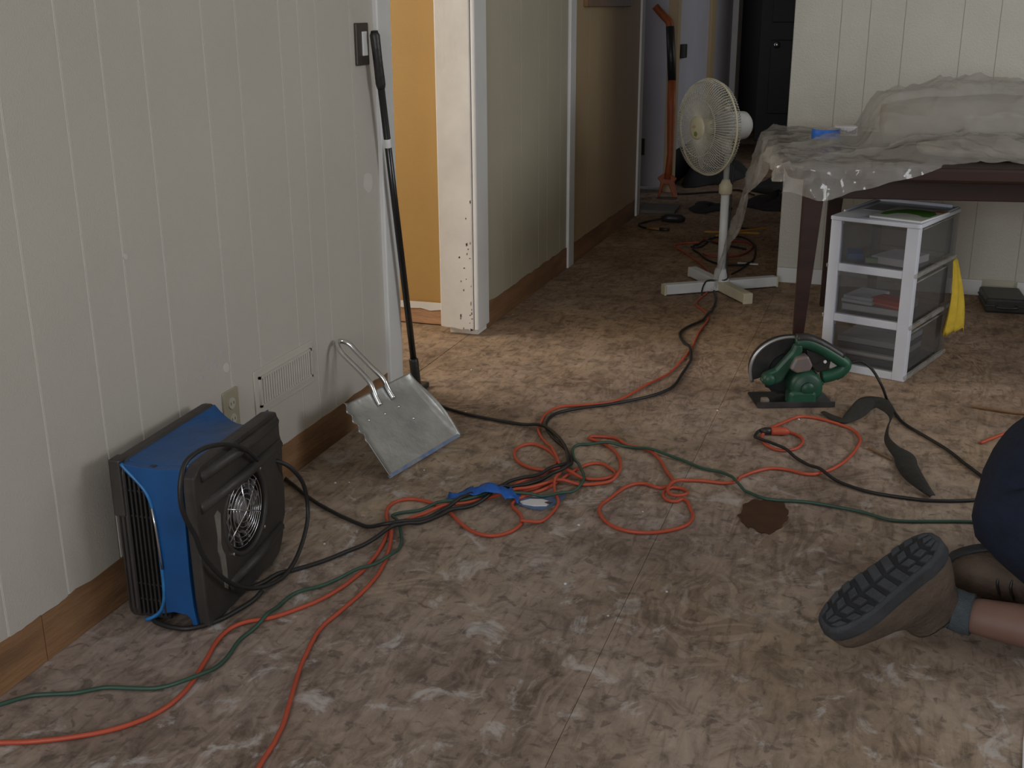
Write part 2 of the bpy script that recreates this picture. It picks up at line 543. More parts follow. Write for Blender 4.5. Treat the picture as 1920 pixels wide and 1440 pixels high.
# ---- raw strips where baseboards were removed
bl = sroot('baseboard_left', 'raw brown wood strip along the bottom of the cream wall', 'baseboard')
for a, b in ((-2.4, -0.3), (-0.3, 1.555), (1.555, 2.46), (2.46, 3.16)):
    n = max(6, int((b - a) / .05))
    top = [(a + .001 + (b - a - .002) * k / n, 0.100 + rnd.uniform(-.004, .006)) for k in range(n + 1)]
    MB().prism([(a + .001, 0.0004)] + [(b - .001, 0.0004)] + top[::-1], ((WX - .006, 0, 0), (0, 1, 0), (0, 0, 1), (1, 0, 0)), 0.0, 0.0070).build('wood_strip', M_RAW, bl)
bh = sroot('baseboard_hall', 'raw brown wood strip along the bottom of the hallway wall', 'baseboard')
for a, b in ((4.085, 4.72), (4.72, 5.245), (5.30, 6.10), (6.10, 6.70)):
    n = max(6, int((b - a) / .05))
    top = [(a + .001 + (b - a - .002) * k / n, 0.100 + rnd.uniform(-.004, .005)) for k in range(n + 1)]
    MB().prism([(a + .001, 0.0004)] + [(b - .001, 0.0004)] + top[::-1], ((WX - .004, 0, 0), (0, 1, 0), (0, 0, 1), (1, 0, 0)), 0.0, 0.0065).build('wood_strip', M_RAW, bh)
bb = sroot('baseboard_back', 'white baseboard pieces under the covered table', 'baseboard')
for a, b in ((-0.478, 0.39), (0.53, 2.6)):
    B((a, YB - 0.012, 0.0), (b, YB + 0.004, 0.068), 'board', M_WHITE, bb, bevel=0.003)

# ---- doorway trims
struct('trim_1', MB().box((WX - 0.116, 3.15, 0.0), (WX + 0.014, 3.245, HC)), M_WHITE, 'white door casing at the end of the cream wall', 'trim', bevel=0.004)
jb = sroot('trim_2', 'thick white door jamb with chipped lower edge', 'trim')
bot = [(-1.612, .030), (-1.59, .026), (-1.56, .027), (-1.525, .021), (-1.50, .025), (-1.488, .018), (-1.478, .028)]
jf = ((0, 3.955, 0), (1, 0, 0), (0, 0, 1), (0, 1, 0))
MB().prism([(-1.612, HC)] + bot + [(-1.478, HC)], jf, 0, 0.10).build('jamb_board', M_JAMB, jb, bevel=0.004)
MB().box((WX - .005, 3.957, 0.024), (WX + 0.012, 4.085, HC)).build('casing', M_WHITE, jb, bevel=0.005)
for k in range(26):    # chips of bare wood along the arris
    z = 0.02 + rnd.random() ** 1.8 * 0.55
    x = -1.485 - rnd.random() ** 2.5 * 0.05
    h = rnd.uniform(.004, .018)
    ww = rnd.uniform(.002, .006)
    MB().prism([(x, z), (x + ww, z + h * .3), (x + ww * .8, z + h), (x - ww * .3, z + h * .7)], ((0, 3.955, 0), (1, 0, 0), (0, 0, 1), (0, -1, 0)), 0, 0.0007).build('paint_chip', M_RAW if k % 2 else M_BROWNDARK, jb)
struct('trim_3', MB().box((WX - 0.03, 5.22, 0.0), (WX + 0.012, 5.315, HC)), M_WHITE, 'white vertical batten between the two hallway panels', 'trim', bevel=0.004)
t4 = sroot('trim_4', 'white door casing at the far end of the tan wall', 'trim')
B((WX - 0.116, 6.72, 0.0), (WX + 0.012, 6.80, HC), 'casing', M_WHITE, t4, bevel=0.004)
B((WX - 0.10, 6.80, 0.0), (WX + 0.004, 6.83, HC), 'stop', M_LAV, t4, bevel=0.002)

# ---- yellow room seen through the doorway
struct('wall_yellow_room', MB().box((-3.4, 4.08, 0.0), (-1.612, 4.18, HC)), M_YELLOW, 'ochre yellow wall seen through the doorway', 'wall')
yb = sroot('baseboard_yellow_room', 'splintered raw baseboard strip below the yellow wall', 'baseboard')
n = 16
top = [(-2.4 + 0.79 * k / n, 0.078 + rnd.uniform(-.006, .006)) for k in range(n + 1)]
MB().prism([(-2.4, .004), (-1.612, .004)] + top[::-1], ((0, 4.08, 0), (1, 0, 0), (0, 0, 1), (0, -1, 0)), 0, 0.012).build('board', M_RAWLIGHT, yb)
top = [(-1.74 + 0.128 * k / 6, 0.066 + 0.012 * (k / 6) + rnd.uniform(-.003, .003)) for k in range(7)]
MB().prism([(-2.4, .086), (-1.612, .092)] + [(-1.612, .068), (-1.66, .064), (-1.70, .058), (-1.74, .066), (-1.80, .062), (-1.9, .07), (-2.4, .06)], ((0, 4.068, 0), (1, 0, 0), (0, 0, 1), (0, -1, 0)), 0, 0.004).build('torn_paint', M_WHITE, yb)
struct('wall_bedroom_left', MB().box((-3.4, -2.6, 0), (-3.3, 2.2, HC)).box((-3.4, 3.7, 0), (-3.3, 4.2, HC)).box((-3.4, 2.2, 0), (-3.3, 3.7, .8)).box((-3.4, 2.2, 2.2), (-3.3, 3.7, HC)), M_YELLOW, 'yellow room outer wall around its window', 'wall')
struct('wall_bedroom_near', MB().box((-3.3, 1.3, 0), (WX - 0.1, 1.4, HC)), M_YELLOW, 'yellow room partition behind the cream wall', 'wall')


def window(name, label, loc, rz, ww, hh):
    r = sroot(name, label, 'window', loc)
    r.rotation_euler = (0, 0, rz)
    for a, b in (((-ww / 2, -.04, -hh / 2), (-ww / 2 + .05, .04, hh / 2)), ((ww / 2 - .05, -.04, -hh / 2), (ww / 2, .04, hh / 2)), ((-ww / 2, -.04, -hh / 2), (ww / 2, .04, -hh / 2 + .05)),
                 ((-ww / 2, -.04, hh / 2 - .05), (ww / 2, .04, hh / 2)), ((-.02, -.03, -hh / 2), (.02, .03, hh / 2))):
        B(a, b, 'window_frame', M_WHITE, r, bevel=.004)
    return r


window('window_1', 'white framed window of the yellow room', (-3.25, 2.95, 1.5), pi / 2, 1.5, 1.4)
# rear and right walls of the room (behind the photographer) with their windows
struct('wall_rear', MB().box((WX, -2.5, 0), (-1.2, -2.4, HC)).box((0.5, -2.5, 0), (2.6, -2.4, HC)).box((-1.2, -2.5, 0), (0.5, -2.4, .8)).box((-1.2, -2.5, 2.1), (0.5, -2.4, HC)), M_BACK, 'pale wall behind the viewer around a window', 'wall')
window('window_2', 'white framed window behind the viewer', (-0.35, -2.42, 1.45), 0, 1.7, 1.3)
struct('wall_right', MB().box((2.6, -2.4, 0), (2.7, 2.2, HC)).box((2.6, 3.7, 0), (2.7, YB + .1, HC)).box((2.6, 2.2, 0), (2.7, 3.7, .85)).box((2.6, 2.2, 2.15), (2.7, 3.7, HC)), M_BACK, 'pale wall at the right side of the room around a window', 'wall')
window('window_3', 'white framed window in the right wall', (2.64, 2.95, 1.5), pi / 2, 1.5, 1.3)

# ---- far end of the hallway
struct('wall_hall_right', MB().box((-0.48, YB + .1, 0), (-0.40, 7.9, HC)).box((-0.48, 9.3, 0), (-0.40, 12.5, HC)).box((-0.48, 7.9, 2.05), (-0.40, 9.3, HC)), M_TAN, 'right hand hallway wall behind the room corner', 'wall')  # unseen opening added so the lamp behind it reaches the hallway
struct('wall_hall_recess', MB().box((-2.6, 7.72, 0.03), (WX - 0.02, 7.82, HC)), M_LAV, 'lavender white wall behind the leaning orange tool', 'wall')
struct('wall_hall_recess_left', MB().box((-2.7, 6.7, 0), (-2.6, 7.82, HC)).box((-2.6, 6.6, 0), (WX - .12, 6.7, HC)), M_LAV, 'side walls of the far doorway recess', 'wall')
struct('trim_5', MB().box((WX - 0.03, 7.70, 0.0), (WX + 0.035, 7.80, HC)), M_TAN, 'beige casing right of the orange tool', 'trim', bevel=.003)
d1 = sroot('door_1', 'lavender white door standing in the hallway beyond the fan', 'door')
B((WX - .05, 7.82, 0.25), (WX, 9.15, 2.1), 'door_panel', M_LAV, d1, bevel=.003)
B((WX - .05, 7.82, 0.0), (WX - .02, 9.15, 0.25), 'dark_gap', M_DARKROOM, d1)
MB().box((WX, 7.98, 0.86), (WX + .03, 8.10, 0.95)).build('latch', M_BLACK, d1, bevel=.004)
struct('trim_6', MB().box((WX - .05, 9.15, 0.0), (WX + .02, 9.36, HC)), M_TAN, 'beige casing beside the lavender door', 'trim', bevel=.003)
struct('wall_hall_far', MB().box((WX - .05, 9.36, 0.0), (WX, 10.4, HC)), M_LAV, 'lavender wall near the dark end of the hallway', 'wall')
struct('trim_7', MB().box((WX - .05, 10.4, 0.0), (WX + .05, 10.65, HC)), M_WHITE, 'pale casing at the dark end of the hallway', 'trim', bevel=.003)
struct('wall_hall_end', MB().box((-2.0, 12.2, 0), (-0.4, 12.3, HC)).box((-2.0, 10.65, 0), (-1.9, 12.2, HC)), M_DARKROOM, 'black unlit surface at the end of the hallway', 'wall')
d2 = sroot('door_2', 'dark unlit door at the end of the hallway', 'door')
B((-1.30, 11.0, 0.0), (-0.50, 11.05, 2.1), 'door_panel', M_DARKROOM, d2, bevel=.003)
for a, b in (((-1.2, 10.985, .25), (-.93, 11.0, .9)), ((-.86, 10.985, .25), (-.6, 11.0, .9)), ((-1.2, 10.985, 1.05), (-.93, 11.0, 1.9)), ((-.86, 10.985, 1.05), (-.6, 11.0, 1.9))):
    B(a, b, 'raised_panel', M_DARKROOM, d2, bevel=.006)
MB().lathe([(.012, 0), (.012, .03), (.028, .04), (.03, .06), (.02, .075)], ((-1.14, 10.985, .86), (1, 0, 0), (0, 0, 1), (0, -1, 0)), 16).build('knob', M_SHINY, d2, smooth=True)
# ================================================================== fixtures on the left wall
v = thing('vent_register', 'beige wall vent register with vertical louvres above the baseboard strip', 'vent', (WX, 2.365, 0.222))
MB().prism(rrect(0, .305, 0, .118, .004), ((0, 0, 0), (0, 1, 0), (0, 0, 1), (1, 0, 0)), 0.0, 0.004).build('face_plate', M_CREAM, v, bevel=.0015)
for a, b in (((0.004, .018, .020), (.010, .29, .026)), ((.004, .018, .094), (.010, .29, .100)), ((.004, .018, .02), (.010, .024, .1)), ((.004, .284, .02), (.010, .29, .1))):
    B(a, b, 'rim', M_CREAM, v)
for k in range(22):
    y = .028 + k * .0118
    mt = Matrix.Translation((.0065, y, .06)) @ Matrix.Rotation(RAD(-14), 4, 'Z')
    MB().box((-.0010, -.0036, -.036), (.0010, .0036, .036), mt).build('louvre', M_CREAM, v)
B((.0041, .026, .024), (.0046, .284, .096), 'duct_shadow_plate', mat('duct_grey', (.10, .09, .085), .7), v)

o = thing('wall_outlet', 'almond wall outlet plate half hidden behind the blue air mover', 'outlet', (WX, 2.222, 0.222))
MB().prism(rrect(0, .066, 0, .108, .005), ((0, 0, 0), (0, 1, 0), (0, 0, 1), (1, 0, 0)), 0, .005).build('plate', mat('almond_plate', (.36, .33, .24), .5), o, bevel=.0015)
for z in (.034, .074):
    oc = MB().lathe([(.014, .005), (.014, .0075)], ((0, .033, z), (0, 1, 0), (0, 0, 1), (1, 0, 0)), 18).build('socket', mat('ivory_socket', (.5, .48, .40), .5), o)
    for dy in (-.006, .006):
        B((.0076, .033 + dy - .001, z - .003), (.008, .033 + dy + .001, z + .004), 'slot', M_BLACK, oc)

s = thing('light_switch', 'dark brown light switch plate with white rocker beside the door casing', 'light switch', (WX, 3.022, 1.042))
MB().prism(rrect(0, .078, 0, .115, .004), ((0, 0, 0), (0, 1, 0), (0, 0, 1), (1, 0, 0)), 0, .008).build('plate', M_BROWNDARK, s, bevel=.002)
B((.008, .030, .026), (.013, .060, .092), 'rocker', M_WHITE, s, bevel=.002)

# picture frame, only its lower edge in view
pf = thing('picture_frame', 'brown wooden picture frame whose lower edge shows high on the tan wall', 'picture frame', (WX, 5.47, 1.195))
for a, b in (((0, 0, 0), (.022, .92, .035)), ((0, 0, .5), (.022, .92, .535)), ((0, 0, .035), (.022, .035, .5)), ((0, .885, .035), (.022, .92, .5))):
    B(a, b, 'frame_rail', mat('golden_brown_wood', (.23, .13, .045), .4, var=.3), pf, bevel=.003)
B((.002, .035, .035), (.008, .885, .5), 'mat_board', M_TAN, pf)

# ================================================================== air mover
am = thing('air_mover', 'blue and black carpet-drying air mover standing against the cream wall', 'air mover', (-1.416, 1.737, 0), RAD(3.0))
AW, AD, AH = .180, .375, .356


def panel_ring(x0, x1, outline, cy, cz, r, name, m, parent, bevel=.004, seg=56):
    """side panel with a round hole; outline in (y,z)"""
    P = np.array(outline)
    outer, inner = [], []
    for k in range(seg):
        a = 2 * pi * k / seg
        dx, dz = cos(a), sin(a)
        best = None
        for i in range(len(P)):
            p, q = P[i], P[(i + 1) % len(P)]
            e = q - p
            den = dx * e[1] - dz * e[0]
            if abs(den) < 1e-9:
                continue
            t = ((p[0] - cy) * e[1] - (p[1] - cz) * e[0]) / den
            u = ((p[0] - cy) * dz - (p[1] - cz) * dx) / den
            if t > 0 and -1e-6 <= u <= 1 + 1e-6 and (best is None or t < best):
                best = t
        outer.append((cy + dx * best, cz + dz * best))
        inner.append((cy + dx * r, cz + dz * r))
    n = seg
    vs = [(x0, y, z) for y, z in outer] + [(x1, y, z) for y, z in outer] + [(x0, y, z) for y, z in inner] + [(x1, y, z) for y, z in inner]
    fs = []
    for k in range(n):
        j = (k + 1) % n
        fs += [(k, j, n + j, n + k), (3 * n + k, 3 * n + j, 2 * n + j, 2 * n + k), (n + k, n + j, 3 * n + j, 3 * n + k), (2 * n + k, 2 * n + j, j, k)]
    return MB().add(vs, fs).build(name, m, parent, bevel=bevel)


oy = [(.012, .0), (.03, 0.0), (.32, .012), (.352, .05), (.350, .075), (.368, .10), (.373, .17), (.368, .21), (.375, .235), (.375, .285), (.36, .300), (.368, .318), (.364, .345), (.345, AH), (.03, AH - .004), (.008, AH - .012), (0, AH - .03), (.004, .05)]
CYI, CZI, RI = .192, .183, .082
panel_ring(.155, AW, oy, CYI, CZI, RI + .006, 'intake_panel', M_DUSTBLACK, am)
lp = MB().prism(rrect(0, .375, 0, AH, .03), ((0, 0, 0), (0, 1, 0), (0, 0, 1), (1, 0, 0)), 0, .026).build('side_panel', M_DUSTBLACK, am, bevel=.006)
# raised ribs moulded into the intake panel
ip = [c for c in am.children if c.name.startswith('intake_panel')][0]
for (ya, za, yb, zb) in ((.02, .262, .36, .272), (.03, .325, .35, .33), (.10, .05, .34, .08)):
    MB().tube([(AW - .004, ya, za), (AW + .004, (ya + yb) / 2, (za + zb) / 2), (AW - .004, yb, zb)], .013, 10).build('rib', M_DUSTBLACK, ip, smooth=True)
MB().tube([(AW - .002, CYI + (RI + .010) * cos(a), CZI + (RI + .010) * sin(a)) for a in [2 * pi * k / 40 for k in range(40)]], .006, 8, closed=True).build('bezel', M_DUSTBLACK, ip, smooth=True)
# label remnant on the panel
lab = [(.092, .24), (.104, .246), (.114, .235), (.110, .20), (.106, .17), (.110, .155), (.118, .14), (.12, .10), (.118, .062), (.108, .07), (.103, .11), (.098, .145), (.092, .16), (.097, .19)]
MB().prism(lab, ((AW, -.028, -.012), (0, 1, 0), (0, 0, 1), (1, 0, 0)), 0, .0018).build('torn_label', mat('grey_label', (.20, .185, .165), .6, var=.3), am)
# blue housing: saddle between the two panels
xs_ = [.024 + (.158 - .024) * k / 10 for k in range(11)]


def topz(x, y):
    t = (x - .024) / .134
    sag = 4 * t * (1 - t)
    return AH - .004 - sag * (.006 + .030 * max(0, (y - .20) / .13))


rows_y = [.022, .08, .14, .2, .25, .30, .34, .365]
hb = MB()
rings = []
for y in rows_y:
    ring = [(x, y, topz(x, y)) for x in xs_] + [(.158, y, .05), (.13, y, .036), (.06, y, .034), (.024, y, .05)]
    rings.append(ring)
hb.loft(rings)
hs = hb.build('housing', M_BLUE, am, bevel=.003)
# outlet: curved blue flange, recessed black grille
crv = [(.022, .349), (.034, .336), (.052, .318), (.070, .297), (.080, .272), (.085, .235), (.088, .19), (.089, .14), (.089, .09), (.085, .055), (.074, .030), (.055, .014), (.038, .006)]
crv = [tuple(p) for p in catmull([(a, b, 0) for a, b in crv], 3)]
poly = [(a, b) for a, b, _ in crv] + [(.046, .001), (.062, .012), (.078, .024), (.105, .032), (.135, .030), (.143, .022), (.148, .001), (.157, .001), (.152, .05), (.150, .12), (.154, AH - .006), (.09, AH - .012)]
fl_ = MB().prism(poly, ((0, .001, 0), (1, 0, 0), (0, 0, 1), (0, 1, 0)), 0, .022).build('outlet_flange', M_BLUE, am, bevel=.0015)
MB().tube([(a, .001, b) for a, b, _ in crv], .0038, 8).build('lip', mat('scuffed_blue_plastic', (.03, .19, .48), .35, var=.3, vscale=30), fl_, smooth=True)
MB().tube([(.0835, -.003, .262), (.0885, -.004, .22), (.091, -.004, .17), (.0925, -.003, .13)], .0026, 8).build('chrome_edge', M_SHINY, fl_, smooth=True)
gr = MB().box((.004, .012, .008), (.09, .0215, .345)).build('outlet_grille', M_BLACK, am)
for k in range(9):
    x = .006 + k * .0098
    zt = np.interp(x, [a for a, b, _ in crv if b > .15][::1], [b for a, b, _ in crv if b > .15]) - .006
    MB().box((x, .0, max(.012, .02)), (x + .0042, .013, min(.34, zt))).build('slat', M_BLACK, gr)
for z in (.05, .085, .235, .29):
    MB().box((.006, .004, z), (.082, .010, z + .004)).build('cross_bar', M_BLACK, gr)
B((-.004, -.004, .235), (.022, .03, AH + .001), 'corner_block', M_DUSTBLACK, am, bevel=.004)
# impeller and chrome intake guard
im = MB().lathe([(.03, .160), (.03, .166), (.02, .169), (.004, .170)], ((0, CYI, CZI), (0, 1, 0), (0, 0, 1), (1, 0, 0)), 24).build('impeller', M_IMPELLER, am, smooth=True)
for k in range(14):
    a = 2 * pi * k / 14
    mt = Matrix.Translation((.163, CYI + .064 * cos(a), CZI + .064 * sin(a))) @ Matrix.Rotation(a + .6, 4, 'X')
    MB().box((-.003, -.018, -.0025), (.006, .018, .0025), mt).build('vane', M_IMPELLER, im)
MB().lathe([(RI + .004, .1595), (.001, .1595)], ((0, CYI, CZI), (0, 1, 0), (0, 0, 1), (1, 0, 0)), 32, cap=False).build('intake_well', M_BLACK, am)
gd = MB()
for q in (.080, .069, .058, .047, .036, .025):
    gd.tube([(AW - .007 + .006 * (1 - q / .08), CYI + q * cos(a), CZI + q * sin(a)) for a in [2 * pi * k / 36 for k in range(36)]], .0013, 6, closed=True)
for k in range(3):
    a = RAD(35 + 60 * k)
    gd.tube([(AW - .007, CYI + .082 * cos(a), CZI + .082 * sin(a)), (AW + .001, CYI, CZI), (AW - .007, CYI - .082 * cos(a), CZI - .082 * sin(a))], .0017, 6)
gd.build('wire_guard', M_CHROME, am, smooth=True)
for k in range(4):
    a = RAD(45 + 90 * k)
    MB().lathe([(.004, 0), (.004, .003), (.002, .004)], ((AW, CYI + .098 * cos(a), CZI + .098 * sin(a)), (0, 1, 0), (0, 0, 1), (1, 0, 0)), 10).build('screw', M_SHINY, am)
# its own cord, hung in one loose coil over the panel
cl = [(-1.236, 1.98, .284), (-1.226, 1.922, .331), (-1.222, 1.853, .368), (-1.222, 1.791, .387), (-1.222, 1.743, .391), (-1.222, 1.706, .383), (-1.222, 1.686, .351), (-1.222, 1.682, .309), (-1.222, 1.694, .271), (-1.222, 1.717, .227), (-1.222, 1.734, .18), (-1.222, 1.776, .121), (-1.222, 1.822, .073), (-1.218, 1.884, .03), (-1.205, 1.941, .012), (-1.2, 2.001, .008), (-1.205, 2.069, .024), (-1.215, 2.133, .064), (-1.222, 2.156, .106), (-1.222, 2.142, .165), (-1.23, 2.111, .212), (-1.25, 2.09, .236), (-1.29, 2.085, .24)]
inv = (Matrix.Translation((-1.416, 1.737, 0)) @ Matrix.Rotation(RAD(3.0), 4, 'Z')).inverted()
MB().tube([tuple(inv @ Vector(p)) for p in catmull(cl, 5)], .005, 8).build('power_cord', M_CORDK, am, smooth=True)
cf = [(-1.39, 1.80, .012), (-1.372, 1.76, .007), (-1.356, 1.739, .006), (-1.312, 1.730, .006), (-1.27, 1.738, .006), (-1.235, 1.780, .006), (-1.218, 1.835, .006), (-1.208, 1.875, .008), (-1.206, 1.91, .012)]
MB().tube([tuple(inv @ Vector(p)) for p in catmull(cf, 5)], .005, 8).build('power_cord', M_CORDK, am, smooth=True)

# ================================================================== broom handle and dustpan by the casing
ph = thing('broom_handle', 'long black broom handle leaning against the white door casing', 'broom', (-1.428, 3.285, 0.0))
top = Vector((-1.438, 3.085, 1.135)) - Vector((-1.428, 3.285, 0))
pt = lambda t: tuple(top * t + Vector((0, 0, 0.0)))
MB().tube([pt(.0), pt(1)], .0105, 12).build('shaft', mat('black_gloss_tube', (.012, .013, .013), .22), ph, smooth=True)
MB().tube([pt(.86), pt(.87), pt(.93), pt(.99), pt(1.0)], [.012, .0145, .0135, .0145, .009], 12).build('grip', M_BLACK, ph, smooth=True)
MB().tube([pt(0.0), pt(.005), pt(.1), pt(.105)], [.014, .0155, .0155, .012], 12).build('ferrule', M_BLACK, ph, smooth=True)
MB().tube([pt(.705), pt(.712), pt(.728), pt(.735)], [.0100, .0109, .0109, .0100], 12).build('worn_patch', M_WHITE, ph, smooth=True)
MB().box((-.02, -.02, -.001), (.02, .06, .018)).build('head_stub', M_BLACK, ph, bevel=.006)

dA, dB, dT = Vector((-1.2140, 2.574, 0.003)), Vector((-1.1270, 2.899, 0.022)), Vector((-1.452, 2.785, .313))
dM = (dA + dB) / 2
U = (dB - dA).normalized()
Vv = (dT - dM)
Vv = (Vv - U * Vv.dot(U)).normalized()
N = U.cross(Vv).normalized()
if N.x < 0:
    N = -N
HW = (dB - dA).length / 2
dp = thing('dustpan', 'galvanised metal dustpan with wire loop handle leaning on the wall', 'dustpan', tuple(dM))
P3 = lambda u, q, n_=0.0: tuple(U * u + Vv * q + N * n_)
# pan sheet: flat bed with fluted, flared sides and rolled back edge
rows = []
Q = 44
for j in range(Q + 1):
    q = .232 * j / Q
    hw = HW * (1 - .16 * (j / Q))
    row = []
    fl2 = .010 + .030 * sin(pi * min(1, j / Q * 1.05)) ** 1.2
    wav = .0065 * sin(q * 290) * min(1, max(0, (q - .09) / .05))
    for i in range(25):
        t = -1 + 2 * i / 24
        if abs(t) > .82:
            s_ = (abs(t) - .82) / .18
            if t < 0:
                wf = .010 + .042 * (q / .23)
                flute = .0060 * sin(q * 205) * s_ * min(1, max(0, (q - .10) / .03))
                u = -(hw * .90 + wf * .80 * s_)
                nn = s_ * wf * .62 + flute
            else:
                u = hw * (.90 + .10 * s_)
                nn = s_ * fl2 * .45
        else:
            u = hw * .90 * t / .82
            nn = 0.004 * (1 - (t / .82) ** 2) * 0
        back = max(0, (q - .19) / .042)
        nn += .007 * back * back
        row.append(P3(u, q, nn))
    rows.append(row)
MB().grid(rows).build('pan', M_GALV, dp, smooth=True, solid=.0012)
MB().box((-HW * .95, -.003, -.001), (HW * .95, .007, .0025), Matrix(((U.x, Vv.x, N.x, 0), (U.y, Vv.y, N.y, 0), (U.z, Vv.z, N.z, 0), (0, 0, 0, 1)))).build('lip_strip', mat('worn_blue_strip', (.05, .12, .30), .6, var=.5, vscale=40, col2=(.25, .27, .28)), dp)
hl = [P3(-.030, .185, .004), P3(-.028, .215, .010), P3(-.026, .25, .020), P3(-.023, .30, .012), P3(-.024, .36, 0), P3(-.022, .385, -.002), P3(-.012, .402, -.006), P3(0, .407, -.007), P3(.012, .402, -.006), P3(.022, .385, -.002), P3(.024, .36, 0), P3(.023, .30, .012), P3(.026, .25, .020), P3(.028, .215, .010), P3(.030, .185, .004)]
MB().tube(catmull(hl, 5), .0072, 10).build('handle', M_SHINY, dp, smooth=True)
for u, q in ((-.03, .16), (.03, .16), (.05, .11), (-.095, .165)):
    MB().lathe([(.005, 0.0), (.004, .002), (.001, .003)], (P3(u, q), tuple(U), tuple(Vv), tuple(N)), 10).build('rivet', M_SHINY, dp, smooth=True)

# ================================================================== pedestal fan
fan = thing('pedestal_fan', 'white pedestal fan on a cross base at the hallway entrance', 'fan', (-.696, 4.985, 0))
for k, ln in enumerate((.27, .255, .27, .29)):
    a = RAD(35 + 90 * k + 180)
    mt = Matrix.Rotation(a, 4, 'Z')
    lg = MB().box((.01, -.021, .004), (ln, .021, .048), mt).build('leg', M_FANW if k != 1 else M_FANC, fan, bevel=.004)
    MB().box((ln - .005, -.022, .0), (ln + .006, .022, .047), mt).build('end_cap', M_FANC, lg, bevel=.004)
MB().lathe([(.040, .045), (.040, .052), (.032, .06), (.028, .095), (.024, .10)], seg=28).build('base_hub', M_FANW, fan, smooth=True)
MB().lathe([(.0185, .06), (.0185, .45)], seg=20).build('pole', M_FANW, fan, smooth=True)
MB().lathe([(.021, .425), (.029, .43), (.029, .465), (.022, .475), (.016, .49)], seg=24).build('collar', M_FANC, fan, smooth=True)
MB().lathe([(.013, .45), (.013, .64)], seg=16).build('inner_pole', mat('fan_grey_tube', (.42, .43, .42), .4), fan, smooth=True)
hz = .712
hn = Vector((-.70, -.714, 0)).normalized()
hu = Vector((0, 0, 1)).cross(hn).normalized()
hv = Vector((0, 0, 1))
hp = Vector((-.012, .01, hz))        # pivot above the pole
FR = lambda d: (tuple(hp + hn * d), tuple(hu), tuple(hv), tuple(hn))
MB().lathe([(.004, -.108), (.044, -.106), (.058, -.090), (.062, -.04), (.058, .02), (.046, .045)], FR(0), 28).build('motor_housing', M_FANW, fan, smooth=True)
MB().lathe([(.008, .05), (.008, .068), (.014, .07), (.014, .082)], (tuple(hp), tuple(hu), tuple(hn), tuple(hv)), 14).build('oscillation_knob', M_FANC, fan, smooth=True)
MB().tube([(0, 0, .60), tuple(hp + Vector((0, 0, -.05)))], [.02, .026], 14).build('neck', M_FANW, fan, smooth=True)
CR = .197


def cage(front):
    c = MB()
    n = 96
    for k in range(n):
        a = 2 * pi * k / n
        rad = hu * cos(a) + hv * sin(a)
        pr = [(.046, .150), (.10, .150), (.16, .140), (.188, .122), (CR, .098)] if front else [(.05, .045), (.10, .046), (.16, .052), (.188, .068), (CR, .094)]
        c.tube([hp + rad * r + hn * d for r, d in pr], .0014, 4, caps=False)
    for r, d in ([(.12, .149)] if front else [(.12, .049), (.17, .056)]):
        c.tube([hp + (hu * cos(a) + hv * sin(a)) * r + hn * d for a in [2 * pi * k / 48 for k in range(48)]], .0013, 5, closed=True)
    return c


cage(True).build('front_grille', M_WIRE, fan, smooth=True)
cage(False).build('rear_grille', M_WIRE, fan, smooth=True)
MB().tube([hp + (hu * cos(a) + hv * sin(a)) * CR + hn * .096 for a in [2 * pi * k / 64 for k in range(64)]], .0045, 8, closed=True).build('rim', M_FANC, fan, smooth=True)
cp = MB().lathe([(.049, .146), (.049, .153), (.040, .157), (.002, .158)], FR(0), 32).build('badge', M_FANC, fan, smooth=True)
MB().prism([(-.012, -.032), (.004, -.036), (.012, -.024), (.004, -.014), (-.010, -.016)], FR(.158), 0, .0008).build('emblem', mat('olive_emblem', (.20, .24, .06), .5), cp)
MB().prism([(-.030, .002), (-.012, -.004), (.0, .006), (-.014, .012)], FR(.158), 0, .0008).build('emblem', mat('dull_gold_emblem', (.42, .38, .22), .5), cp)
for k in range(3):
    rows = []
    for i in range(9):
        r = .035 + .145 * i / 8
        wd = .55 * (.55 + .6 * sin(pi * min(1, i / 8 * .9 + .1))) * .9
        row = []
        for j in range(7):
            a = 2 * pi * k / 3 + (j / 6 - .5) * wd * 2.0 / (1 + .8 * i / 8) + .35 * i / 8
            row.append(hp + (hu * cos(a) + hv * sin(a)) * r + hn * (.098 + .026 * (j / 6 - .5)))
        rows.append(row)
    MB().grid(rows).build('blade', M_FANFILM, fan, smooth=True, solid=.002)
MB().lathe([(.034, .075), (.034, .12), (.02, .128)], FR(0), 20).build('blade_hub', M_FANC, fan, smooth=True)
MB().tube(catmull([tuple(hp + Vector((.035, .01, -.03))), (.03, .012, .58), (.026, .0, .45), (.025, -.006, .28), (.024, -.01, .12), (.03, -.03, .06), (-.045, -.04, .052), (-.058, -.085, .045), (-.062, -.12, .02), (-.058, -.135, .006)], 6), .0035, 8).build('power_cord', M_CORDK, fan, smooth=True)
